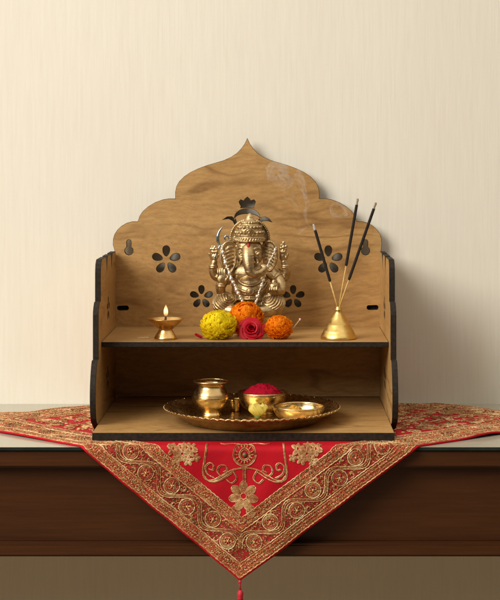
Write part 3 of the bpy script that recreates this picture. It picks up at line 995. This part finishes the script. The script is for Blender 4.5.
wisp([(309, 225.5, .001), (304, 229.5, .002), (299, 231.5, .003), (295, 233.5, .003)], .0009, .0017)
wisp([(282, 194, .008), (286, 198, .007), (291, 200, .006), (295.5, 205, .004), (297, 210, .004)], .0014, .0010)
wisp([(292.5, 190, .006), (294, 195, .006), (293, 199, .006)], .0010, .0012)
wisp([(321, 191, .006), (326, 195, .004), (330.5, 198.5, .004), (333, 203, .003), (331, 208, .002), (333.5, 214, .002), (340, 216, .003), (346, 215, .003), (347, 211.5, .004), (343, 206, .004), (338, 204.5, .004), (335, 208, .004)], .0010, .0016)
tag(mb.build('smoke', sm_.mat), 'thin curling white smoke rising from the incense tip', 'smoke', kind='stuff')

# ------------------------------------------------------------------ flowers on the shelf
def marigold(name, loc, r, mat, label, seed, flat=.88):
    rr = random.Random(seed)
    t = thing(name, loc, label, 'flower', 'marigold flowers at the idol\'s feet')
    tm = TM(); n = 950
    zc_ = r * flat * .98
    face = Vector((rr.uniform(-.15, .15), -.55, .82)).normalized()
    for k in range(n):
        zz = 1 - 1.93 * (k + .5) / n
        ph = k * 2.39996 + rr.uniform(-.2, .2)
        sr = math.sqrt(max(0, 1 - zz * zz))
        d = Vector((sr * math.cos(ph), sr * math.sin(ph), zz))
        d = (d + Vector((rr.uniform(-.1, .1), rr.uniform(-.1, .1), rr.uniform(-.1, .1)))).normalized()
        tang = face - d * face.dot(d)
        tang = tang.normalized() if tang.length > 1e-3 else Vector((1, 0, 0))
        side = d.cross(tang).normalized()
        rot = rr.uniform(-.7, .7)
        tang, side = tang * math.cos(rot) + side * math.sin(rot), side * math.cos(rot) - tang * math.sin(rot)
        L = r * rr.uniform(.20, .34); W = r * rr.uniform(.075, .125)
        lump = 1 + .07 * noise.noise(d * 1.7 + Vector((seed, 0, 0)))
        root = Vector((d.x, d.y, d.z * flat)) * (r * lump * rr.uniform(.70, .80))
        vs = []; fs = []; ti = []
        nv_ = 4; nu_ = 4
        base_t = rr.uniform(.1, .9); curl = rr.uniform(.2, 1.0)
        for i in range(nv_ + 1):
            u = i / nv_
            out = d * (L * math.sin(u * 1.35)) + tang * (L * curl * (1 - math.cos(u * 1.9)))
            wd = W * (.40 + .95 * u ** .7) * (1 if i < nv_ else .72)
            for j in range(nu_ + 1):
                v = j / nu_ * 2 - 1
                fr = .22 * W * math.sin(j * 2.6 + k) * u
                tipn = (.10 * L * (1 if j % 2 else -1)) if i == nv_ else 0
                vs.append(root + out + side * (wd * v) + d * (fr * .4 + tipn) + tang * (.45 * W * v * v + fr * .6))
                ti.append(max(0, min(1, base_t * .5 + .5 * u + rr.uniform(-.06, .06))))
        for i in range(nv_):
            for j in range(nu_):
                a = i * (nu_ + 1) + j; fs.append((a, a + 1, a + nu_ + 2, a + nu_ + 1))
        vs = [v + Vector((0, 0, zc_)) for v in vs]
        vs = [Vector((v.x, v.y, max(v.z, .0002 + rr.uniform(0, .0003)))) for v in vs]
        tm.add(vs, fs); tm.t += ti
    tm.done('petals', mat, t)
    mb = MB(); mb.ell((0, 0, zc_), (r * .78, r * .78, r * .76 * flat), nu=20, nv=12)
    mb.lathe([(0, .0001), (r * .22, .0001), (r * .26, .002), (r * .3, zc_ * .6), (0, zc_ * .7)], 14)
    mb.build('flower_heart', mat_simple(name + '_heart', (.80, .20, .004) if 'orange' in label else (.85, .60, .01), .8), t)
    return t
ORG = mat_petal('orange_petal', (.95, .25, .003), (1.0, .46, .02))
YEL = mat_petal('yellow_petal', (1.0, .82, .008), (1.0, .92, .05))
def on_shelf(px, Y, z=0): return Vector(((px - CX) * Y / F, Y, SZ + z))
marigold('marigold', on_shelf(218.4, 1.672), .0166, YEL, 'bright yellow marigold at the left of the flower row', 5, .78)
marigold('marigold', on_shelf(246, 1.705), .0172, ORG, 'largest and tallest orange marigold, at the idol\'s feet behind the rose', 6, .97)
marigold('marigold', on_shelf(278.8, 1.672), .0130, ORG, 'smaller orange marigold right of the red rose', 9, .85)

ROSE = mat_petal('crimson_rose_petal', (.22, .002, .008), (.46, .004, .016), .15, rough=.5)
ro = thing('rose', on_shelf(251.3, 1.668, 0), 'crimson rose with opened petals between the marigolds', 'rose')
tm = TM()
rr = random.Random(4)
Mr = Matrix.Rotation(R(62), 3, 'X') @ Matrix.Rotation(R(20), 3, 'Z')
rc = Vector((0, .001, .0102)); RS = .84
layers = [(2, .0032, .0092, 10), (3, .0056, .0094, 24), (3, .0082, .0088, 40), (4, .0108, .0074, 58), (5, .0128, .0054, 74)]
for li, (n, rad, hgt, opn) in enumerate(layers):
    for k in range(n):
        a0 = 2 * math.pi * (k + .5 * (li % 2)) / n + rr.uniform(-.3, .3) + li * .7; jr = rr.uniform(.9, 1.08); jh = rr.uniform(.88, 1.08)
        span = 2 * math.pi / n * 1.45
        vs = []; fs = []; ti = []; nu_, nv_ = 10, 7
        for i in range(nv_ + 1):
            u = i / nv_
            for j in range(nu_ + 1):
                v = j / nu_ * 2 - 1
                a = a0 + v * span / 2
                op = R(opn) * (.5 + .5 * u)
                edge = (1 - .16 * v * v)
                r_ = rad * (.30 + .70 * math.sin(min(1, u * 1.05) * math.pi / 2)) * jr * (1 + .12 * v)
                lip = .0016 * max(0, (u - .72) / .28) ** 2 * (1 + li * .25)
                z_ = hgt * jh * u * edge * math.cos(op * .5) - li * .0004 - lip * .7
                r_ += lip + .0004 * math.sin(v * 5 + k * 2) * u
                wob = 1 + .05 * noise.noise(Vector((a * 1.5, li * 3.1, u * 2)))
                vs.append(rc + Mr @ (Vector((r_ * math.cos(a) * wob, r_ * math.sin(a) * wob, z_ - .003 - .0005 * li + .0007 * noise.noise(Vector((a * 3, u * 3, li + 9.0))))) * RS))
                ti.append(max(0, min(1, .25 + .6 * u + rr.uniform(-.04, .04))))
        for i in range(nv_):
            for j in range(nu_):
                a = i * (nu_ + 1) + j; fs.append((a, a + 1, a + nu_ + 2, a + nu_ + 1))
        vs = [Vector((q.x, q.y, max(q.z, .0002))) for q in vs]
        tm.add(vs, fs); tm.t += ti
# spiral heart
vs = []; fs = []; ti = []
for i in range(60):
    a = i * .28; r_ = .0004 + .0026 * i / 60
    for j in range(3):
        vs.append(rc + Mr @ Vector((r_ * math.cos(a), r_ * math.sin(a), -.002 + .0042 * j - .0008 * i / 60))); ti.append(.2 + .35 * j)
for i in range(59):
    for j in range(2):
        a = i * 3 + j; fs.append((a, a + 1, a + 4, a + 3))
tm.add(vs, fs); tm.t += ti
tm.done('petals', ROSE, ro)
mb = MB(); mb.ell(rc + Mr @ Vector((0, 0, -.0085)), (.0055, .0055, .0030), Mr, nu=16, nv=10)
mb.build('calyx', mat_simple('rose_calyx', (.05, .10, .025), .6), ro)

# loose petal, matchstick, thread scrap
tm = TM()
cup_petal(tm, R(160), R(8), .0085, .0040, (0, 0, .0006), .5, (.3, .9))
for i, v in enumerate(tm.v): tm.v[i] = (v[0], v[1], max(v[2], .0002))
o = tm.done('loose_petal', ROSE, None, on_shelf(202.0, 1.668)); tag(o, 'single fallen pink red rose petal at the left of the yellow marigold', 'petal')
ma = thing('matchstick', on_shelf(291, 1.690), 'thin wooden matchstick with pale tip leaning out behind the small marigold', 'matchstick')
A = Vector((-.004, 0, .0005)); B = P(300, 319.5, 1.690) - Vector(ma.location)
mb = MB(); mb.tube([A, (A + B) / 2, B], .00055, 6); mb.build('stick', mat_simple('matchwood', (.50, .33, .16), .7), ma)
mb = MB(); mb.ell(B, (.0012, .0012, .0014), nu=10, nv=7); mb.build('match_head', mat_simple('pale_match_tip', (.62, .42, .36), .8), ma)
mb = MB(); mb.tube(catmull([(-.005, -.002, .0004), (-.002, .001, .0004), (.001, .0015, .0004), (.004, .004, .0004), (.0055, .003, .0004)], 6), .00032, 6)
tag(mb.build('thread_scrap', mat_simple('white_thread', (.72, .68, .60), .8), None, on_shelf(143, 1.676)), 'scrap of pale thread lying on the shelf in front of the oil lamp', 'thread')

# ------------------------------------------------------------------ brass idol
IY = 1.742
ido = thing('brass_idol', (( 249 - CX) * IY / F, IY, SZ), 'antique brass seated elephant headed idol with tall crown at the centre of the shelf', 'idol')
mm = .001
def S(v): return tuple(x * mm for x in v)
class IB(MB):
    def e(s, c, r, x=0, y=0, z=0, nu=24, nv=16):
        r = (r, r, r) if isinstance(r, (int, float)) else r
        s.ell(S(c), S(r), rotm(x, y, z), nu, nv)
    def limb(s, pts, rads, sub=6, sides=16):
        c = catmull([S(p) for p in pts], sub)
        n = len(c); m = len(pts) - 1; rr_ = []
        for i in range(n):
            u = i / (n - 1) * m; k = min(int(u), m - 1); f = u - k
            rr_.append((rads[k] * (1 - f) + rads[k + 1] * f) * mm)
        s.tube(c, rr_, sides)
        s.ell(c[0], rr_[0], nu=16, nv=10); s.ell(c[-1], rr_[-1], nu=16, nv=10)
    def ringt(s, c, r, rad, nrm=(0, 0, 1), arc=(0, 360), n=40, sq=(1, 1)):
        q = Vector(nrm).normalized().to_track_quat('Z', 'Y').to_matrix()
        pts = []
        full = arc[1] - arc[0] >= 360
        for k in range(n + (0 if full else 1)):
            a = R(arc[0] + (arc[1] - arc[0]) * k / n)
            pts.append(Vector(S(c)) + q @ Vector((r * sq[0] * mm * math.cos(a), r * sq[1] * mm * math.sin(a), 0)))
        s.tube(pts, rad * mm, 8, closed=full)

def solidify(mb, name, voxel, mat, parent, smooth_it=1):
    me = mb.mesh(name + '_raw')
    bm = bmesh.new(); bm.from_mesh(me); bmesh.ops.recalc_face_normals(bm, faces=bm.faces); bm.to_mesh(me); bm.free()
    tmp = bpy.data.objects.new('tmp', me); col.objects.link(tmp)
    md = tmp.modifiers.new('r', 'REMESH'); md.mode = 'VOXEL'; md.voxel_size = voxel; md.use_smooth_shade = True
    if smooth_it:
        s2 = tmp.modifiers.new('s', 'SMOOTH'); s2.factor = .5; s2.iterations = smooth_it
    dg = bpy.context.evaluated_depsgraph_get()
    out = bpy.data.meshes.new_from_object(tmp.evaluated_get(dg))
    bpy.data.objects.remove(tmp); out.name = name; out.materials.clear()
    return new_obj(name, out, mat, parent, smooth=True)

b = IB()
# torso and belly
b.e((1, 4, 42), (20, 15, 22)); b.e((1.5, -6, 43), (17, 16, 17)); b.e((1, 3, 62), (23, 12, 13))
b.e((1, 6, 28), (30, 15, 14))
# crossed legs
for sg in (-1, 1):
    b.limb([(sg*10, 0, 28), (sg*20, -8, 28.5), (sg*27.5, -13, 29.5)], [11, 12, 11])
    b.e((sg*26, -12, 30), (12.5, 12, 12.5))
    b.limb([(sg*28, -14, 26), (sg*16, -20, 23), (sg*3, -23, 22.5)], [8.5, 7.5, 5.5])
    b.e((-sg*4, -25, 22), (8, 5, 4), z=sg*10)
    for k in range(5): b.e((-sg*(9 + k*.9) , -27.5 + k * 1.2, 22.6 + .2*k), (1.7, 2.3, 1.6))
# dhoti folds on both thighs
for sg in (-1, 1):
    ax = Vector((-sg * .42, -.62, .66)).normalized(); e1 = ax.orthogonal().normalized(); e2 = ax.cross(e1)
    for th in (16, 28, 40, 52, 64, 76, 88, 100):
        pts = []
        for j in range(33):
            ph = 2 * math.pi * j / 32; wb = R(th + 2.5 * math.sin(ph * 3 + th))
            d = ax * math.cos(wb) + (e1 * math.cos(ph) + e2 * math.sin(ph)) * math.sin(wb)
            pts.append((sg*26 + d.x * 12.7, -12 + d.y * 12.2, 30 + d.z * 12.7))
        b.limb(pts, [.85] * 33, 1, 8)
# arms: back pair raised, front pair
b.limb([(-21, 4, 66), (-33, 3, 58), (-38.5, 1, 64), (-37, -1, 74)], [7, 5.4, 4.4, 3.4])          # viewer's left, raised
b.e((-36.6, -2, 80), (3.6, 2.6, 5.2), y=-8)
for k in range(4): b.limb([(-39.4 + k*1.7, -2.6, 82), (-39.6 + k*1.9, -4.2, 86.5), (-38.6 + k*1.4, -6.0, 85.0)], [1.15, 1.05, .9], 4, 8)
b.limb([(-33.4, -3.5, 79), (-32.0, -5.8, 82)], [1.2, 1.0], 4, 8)
b.limb([(-40, -3, 78), (-42, -4.5, 83)], [1.5, 1.2], 4, 8)
for k in range(6):
    a = R(60 * k); b.e((-37.5 + 2.8 * math.cos(a), -4.6, 88.2 + 2.8 * math.sin(a)), 1.7, nu=10, nv=7)
b.e((-37.5, -4.8, 88.2), 2.0)
for k in range(6):
    a = R(60 * k + 20); b.e((36.8 + 3.0 * math.cos(a), -4.6, 90.0 + 3.0 * math.sin(a)), 1.8, nu=10, nv=7)
b.e((36.8, -4.8, 90.0), 2.1); b.e((36.8, -4.6, 94.6), (1.8, 1.8, 2.6))
b.limb([(39.6, -3, 78), (41.6, -4.5, 83)], [1.5, 1.2], 4, 8)
b.limb([(24, 4, 66), (36, 3, 57.5), (40, 1, 64), (37, -1, 74)], [7, 5.6, 4.6, 3.4])             # viewer's right, raised
b.e((36, -2, 80), (3.8, 2.6, 5.2), y=8)
for k in range(4): b.limb([(33.6 + k*1.7, -2.6, 82), (33.4 + k*1.8, -4.2, 86.8), (33.8 + k*1.4, -6.0, 85.0)], [1.15, 1.05, .9], 4, 8)
b.limb([(-20, -1, 64), (-29.5, -7, 50), (-29, -12, 41)], [6.6, 5.6, 4.6])                          # front left upper arm
b.limb([(-29, -12, 41), (-29.5, -17, 47), (-29, -19, 52)], [4.6, 4.0, 3.0])
b.e((-28.6, -20.2, 57), (4.8, 2.2, 5.4))                                                          # blessing palm
for k in range(4): b.limb([(-31.9 + k*2.2, -20.4, 60.5), (-32.3 + k*2.35, -20.6, 64.5), (-32.2 + k*2.3, -20.0, 67.2 + (1.2 if k in (1, 2) else 0))], [1.25, 1.15, .9], 4, 8)
b.limb([(-24.4, -20.6, 55.5), (-22.4, -21.4, 58.5), (-21.9, -21.4, 60.6)], [1.35, 1.2, 1.0], 4, 8)
b.limb([(22, -1, 64), (34, -6, 52), (34, -13, 44)], [6.8, 5.8, 4.8])
b.limb([(34, -13, 44), (30, -18, 44), (27, -20, 44)], [4.8, 4.2, 3.6])
b.e((26.5, -21, 43.8), (5.6, 4.6, 3.2))
for k in range(4): b.limb([(22.6 + k*2.5, -24.5, 43.5), (22.4 + k*2.5, -26.8, 46.0), (22.9 + k*2.3, -26.2, 49)], [1.4, 1.3, 1.0], 4, 8)
b.e((26.5, -22, 49.8), (5.6, 5.0, 4.6)); b.e((26.5, -22, 54.4), (2.4, 2.2, 2.8))                  # sweet in the palm
# head
b.e((.5, -8, 86), (15, 13.5, 14)); b.e((-.5, -13, 92), (11.5, 9, 7.5)); b.e((-6.4, -13, 80), (6.6, 7, 7)); b.e((8, -13, 80), (6.6, 7, 7))
b.limb([(-1, -18, 89), (-.8, -23, 82), (0, -25.5, 74), (1.6, -26.5, 67), (5.5, -27, 63.2), (11, -26.8, 63.6), (15.6, -25.5, 67), (17, -24.6, 70.4), (14.4, -24.6, 71.6)],
       [6.6, 6.3, 5.8, 5.4, 5.0, 4.5, 3.7, 2.7, 2.0], 6, 20)
for k in range(7):                                                                                 # trunk creases
    z = 84 - k * 2.9; b.ringt((-.6 + k * .3, -23.0 - k * .55, z), 6.2 - k * .16, .5, (0, -.25, 1), (185, 355), 18)
b.limb([(-7.5, -18.5, 77), (-9.2, -22.5, 73.5), (-9.2, -26, 72.6)], [1.9, 1.6, .8], 5, 10)        # tusks, one broken
b.limb([(8.4, -18.5, 77), (9.6, -21.5, 74.4)], [1.9, 1.6], 5, 10)
for sg in (-1, 1):                                                                                 # eyes with lids and brows
    c = (sg*9.0 + .4, -19.6, 84.4)
    b.e(c, (2.5, 1.2, 1.5), z=-sg*26)
    b.limb([(sg*6.6 + .4, -20.6, 85.0), (sg*9.0 + .4, -20.5, 86.5), (sg*12.0 + .4, -17.8, 84.8)], [.55, .7, .5], 5, 8)
    b.limb([(sg*6.6 + .4, -20.6, 84.0), (sg*9.0 + .4, -20.6, 82.8), (sg*12.0 + .4, -17.8, 84.0)], [.45, .5, .4], 5, 8)
    b.limb([(sg*5.0 + .4, -20.4, 88.6), (sg*9.0 + .4, -19.4, 90.4), (sg*12.8 + .4, -16.4, 88.4)], [.7, .9, .6], 5, 8)
# ears: broad fans with rolled rims and ridged inner faces
def ear(sg, cx, cz, w_, h_):
    n = 22; rim = []
    shape = [(-.55, .72), (-.1, .98), (.45, .95), (.88, .62), (1.0, .1), (.86, -.42), (.55, -.82), (.15, -1.0), (-.25, -.72), (-.5, -.25)]
    sp = catmull([(x, z, 0) for x, z in shape], 5, True)
    yb = lambda u: -6.5 - 2.2 * u
    rim = [(cx + sg * p.x * w_, yb(p.x) - 1.6, cz + p.y * h_) for p in sp]
    vs = [S((cx + sg * .1 * w_, yb(.1) + 2.6, cz))] ; fr = [S((cx + sg * .1 * w_, yb(.1) - .6, cz))]
    for p in sp: vs.append(S((cx + sg * p.x * w_, yb(p.x) + 2.2, cz + p.y * h_)))
    m = len(sp); allv = vs + fr
    for p in sp: allv.append(S((cx + sg * p.x * w_, yb(p.x) - 1.2, cz + p.y * h_)))
    f = []
    o2 = len(vs)
    for k in range(m):
        k2 = (k + 1) % m
        f += [(0, 1 + k2, 1 + k), (o2, o2 + 1 + k, o2 + 1 + k2), (1 + k, 1 + k2, o2 + 1 + k2, o2 + 1 + k)]
    b.add(allv, f)
    b.limb(rim + [rim[0]], [1.25] * (len(rim) + 1), 2, 8)
    for k in range(6):
        z = cz + h_ * (.62 - .23 * k); wv_ = w_ * (.62 - .05 * abs(k - 2))
        b.limb([(cx - sg * w_ * .25, -7.2, z + 1.5), (cx + sg * wv_ * .3, -9.2, z + .6), (cx + sg * wv_, -9.4, z - 2.2)], [.8, 1.0, .5], 4, 8)
ear(-1, -19.5, 79, 10.5, 17); ear(1, 20.5, 81, 9.5, 15.5)
# jewellery and drapery cast with the body
for (c, nrm, r) in (((-33, 3, 57), (-.8, 0, -.5), 5.9), ((36, 3, 56.8), (.8, 0, -.5), 6.0), ((-38.0, .5, 69), (0, 0, 1), 4.4), ((38.6, .5, 69), (0, 0, 1), 4.5), ((-29.3, -18.5, 50), (0, .2, 1), 3.9), ((29.5, -18.5, 44), (1, .4, 0), 4.6), ((-26, -4, 55), (-.5, -.4, -.8), 6.6), ((29, -3, 57.5), (.7, -.3, -.7), 6.8)):
    for d in (-.9, .9):
        q = Vector(nrm).normalized() * d
        b.ringt((c[0] + q.x, c[1] + q.y, c[2] + q.z), r, .8, nrm, n=24)
for r_, z_, y_ in ((15, 62, -8), (18.5, 58, -8.5)):                                                # necklaces
    for k in range(25):
        a = R(200 + 140 * k / 24); x = 1 + r_ * math.cos(a); z = z_ + r_ * .78 * math.sin(a)
        yy = min(-6 - 16 * math.sqrt(max(0, 1 - ((x - 1.5) / 17) ** 2 - ((z - 43) / 17) ** 2)), 3 - 12 * math.sqrt(max(0, 1 - ((x - 1) / 23) ** 2 - ((z - 62) / 13) ** 2)))
        b.e((x, yy - .3, z), 1.5, nu=10, nv=7)
        if r_ > 16: b.e((1 + (x - 1) * 1.10, yy + .1, z - 2.6), (1.0, 1.0, 1.8), nu=8, nv=6)
b.e((1.5, -22.6, 44.6), (3.4, 1.8, 3.8)); b.ringt((1.5, -23.2, 44.6), 3.8, .7, (0, 1, 0), n=24)
b.ringt((1, -2, 33.5), 17.6, 1.2, (0, .12, 1), n=40, sq=(1.05, 1.15)); b.ringt((1, -2, 35.8), 17.4, .8, (0, .12, 1), n=40, sq=(1.05, 1.15))
b.e((1.5, -22.0, 37.8), (1.2, .8, 1.2))
# sash hanging over the lap
b.limb([(-6, -23, 32), (-4, -27, 27), (-3, -28.4, 21)], [2.6, 2.6, 2.2]); b.limb([(7, -23, 32), (6, -27, 27), (5, -28.4, 21)], [2.2, 2.4, 2.0])
# plinth
for (a_, z0, z1_) in (((25, 21), 0, 5.5), ((22.5, 18.5), 5.5, 12), ((25, 22), 12, 17.5)):
    n = 40; vs = []
    for z in (z0, z1_):
        for k in range(n):
            t = 2 * math.pi * k / n
            vs.append(S((1 + a_[0] * math.copysign(abs(math.cos(t)) ** .6, math.cos(t)), -4 + a_[1] * math.copysign(abs(math.sin(t)) ** .6, math.sin(t)), z)))
    f = [(k, (k+1) % n, n + (k+1) % n, n + k) for k in range(n)] + [tuple(range(n))[::-1], tuple(range(n, 2*n))]
    b.add(vs, f)
solidify(b, 'body', .00042, BRASS_IDOL, ido, 1)
# crown
c_ = IB()
pc = [(0, 96), (15.2, 96), (16.0, 98), (15.4, 100.4), (15.6, 101.2), (14.8, 104), (13.2, 109), (10.6, 113.6), (7.6, 117.2), (5.0, 119.6), (4.0, 121.4), (3.8, 122.6), (2.8, 124), (1.0, 126.2), (0, 126.6)]
vs0 = [(r * mm, z * mm) for r, z in pc]
c_.lathe(vs0, 48, (.0008, -.0085, 0))
for z, r in ((97.2, 16.0), (100.6, 15.7), (103.2, 15.2)): c_.ringt((.8, -8.5, z), r, .75, n=48)
for k in range(34):
    a = 2 * math.pi * k / 34; c_.e((.8 + 15.9 * math.cos(a), -8.5 + 15.9 * math.sin(a), 98.9), 1.15, nu=8, nv=6)
for k in range(11):
    a = R(-180 + 18 * k)
    for (r0, z0, s0) in ((14.6, 106, 2.0), (12.0, 111.6, 1.8), (8.4, 116.6, 1.5)):
        aa = a + (.16 if s0 == 1.8 else 0)
        c_.ell(S((.8 + r0 * math.cos(aa), -8.5 + r0 * math.sin(aa), z0)), S((s0, s0, s0 * 1.15)), nu=10, nv=7)
for r_ in (4.6, 2.6): c_.ringt((.8, -23.6 + (4.6 - r_) * -.3, 106.6), r_, .75, (0, 1, .25), n=26)
c_.e((.8, -23.6, 106.6), 1.5)
# beaded halo rim standing behind the crown
for k in range(37):
    a = R(-14 + 208 * k / 36); x = .8 + 20.6 * math.cos(a); z = 99 + 20.6 * math.sin(a) * 1.0
    c_.e((x, -4.5, z), (1.55, 1.7, 1.55), nu=10, nv=7)
hal = [(-.8 + 1.6 + 19.2 * math.cos(R(-16 + 212 * k / 40)), -3.6, 99 + 19.2 * math.sin(R(-16 + 212 * k / 40))) for k in range(41)]
c_.limb(hal, [1.5] * 41, 1, 8)
n = 40; vs = [S((.8, -5, 99)), S((.8, -2, 99))]
for y in (-5, -2):
    for k in range(41):
        a = R(-16 + 212 * k / 40); vs.append(S((.8 + 19 * math.cos(a), y, 99 + 19 * math.sin(a))))
f = []
for k in range(40): f += [(0, 2 + k, 3 + k), (1, 44 + k, 43 + k), (2 + k, 43 + k, 44 + k, 3 + k)]
f += [(0, 1, 43, 2), (0, 42, 83, 1)]
c_.add(vs, f)
solidify(c_, 'crown', .00042, BRASS_IDOL, ido, 1)
# red mark on the forehead
b = IB(); b.e((-.2, -22.6, 92.6), (1.7, 2.2, 3.2), x=-14); b.build('forehead_mark', mat_simple('red_mark', (.46, .03, .02), .7), ido)
# pale beaded garland over the chest
SIL = mat_simple('pale_silver_beads', (.78, .72, .62), .3, metal=.75, var=.25, scale=400)
b = IB()
lft = catmull([(-28.5, -11, 92), (-27.5, -14, 84), (-24.5, -17, 74), (-20.5, -20.5, 63), (-15.5, -23, 52), (-11, -25.5, 43), (-7, -27, 34), (-3, -29.5, 27)], 6)
rgt_ = catmull([(28.5, -11, 90), (26, -14, 83), (21, -17, 74), (17.5, -21, 64), (14.5, -24, 53), (11, -25.5, 44), (8.5, -27, 35), (5, -29.5, 27)], 6)
rq = random.Random(2)
for line in (lft, rgt_):
    acc = 0
    for p, q in zip(line, line[1:]):
        seg = (q - p).length; t = 0
        while acc < seg:
            c0 = p.lerp(q, acc / seg); rad = rq.choice((.9, 1.1, 1.5, 2.2)); b.e((c0.x + rq.uniform(-.6, .6), c0.y, c0.z), (rad, rad, rad * rq.uniform(.9, 1.3)), nu=10, nv=7)
            acc += rad * 1.75
        acc -= seg
    b.limb([tuple(v) for v in line[::3]], [.5] * len(line[::3]), 3, 6)
b.build('garland', SIL, ido)
# crescent axe blade in the raised hand
AX = mat_simple('bluish_steel', (.36, .44, .50), .28, metal=1, var=.3, scale=300, bump=.1)
b = IB()
def bx(px, py): return ((px - 249) * 1.068, (331.3 - py) * 1.068)
blade = [(222.6, 227), (219.6, 231), (217.9, 236), (218.2, 241), (220.4, 245)]
pts = [(*bx(*p),) for p in blade]
b.limb([(x, -3, z) for x, z in pts], [.5, 1.3, 1.9, 1.7, 1.0], 6, 10)
swl = [(220.4, 244), (224, 244.5), (228.6, 242), (229.4, 237.6), (226.6, 235.4), (224.6, 237.6), (226, 240)]
b.limb([(bx(*p)[0], -3, bx(*p)[1]) for p in swl], [.8, 1.0, 1.1, 1.1, 1.0, .9, .7], 6, 10)
hd = [bx(220.4, 245), bx(217.5, 250), bx(214.6, 258)]
b.limb([(hd[0][0], -3, hd[0][1]), (hd[1][0], -3.5, hd[1][1]), (hd[2][0], -5, hd[2][1])], [1.0, 1.0, 1.0], 4, 10)
b.build('axe', AX, ido)
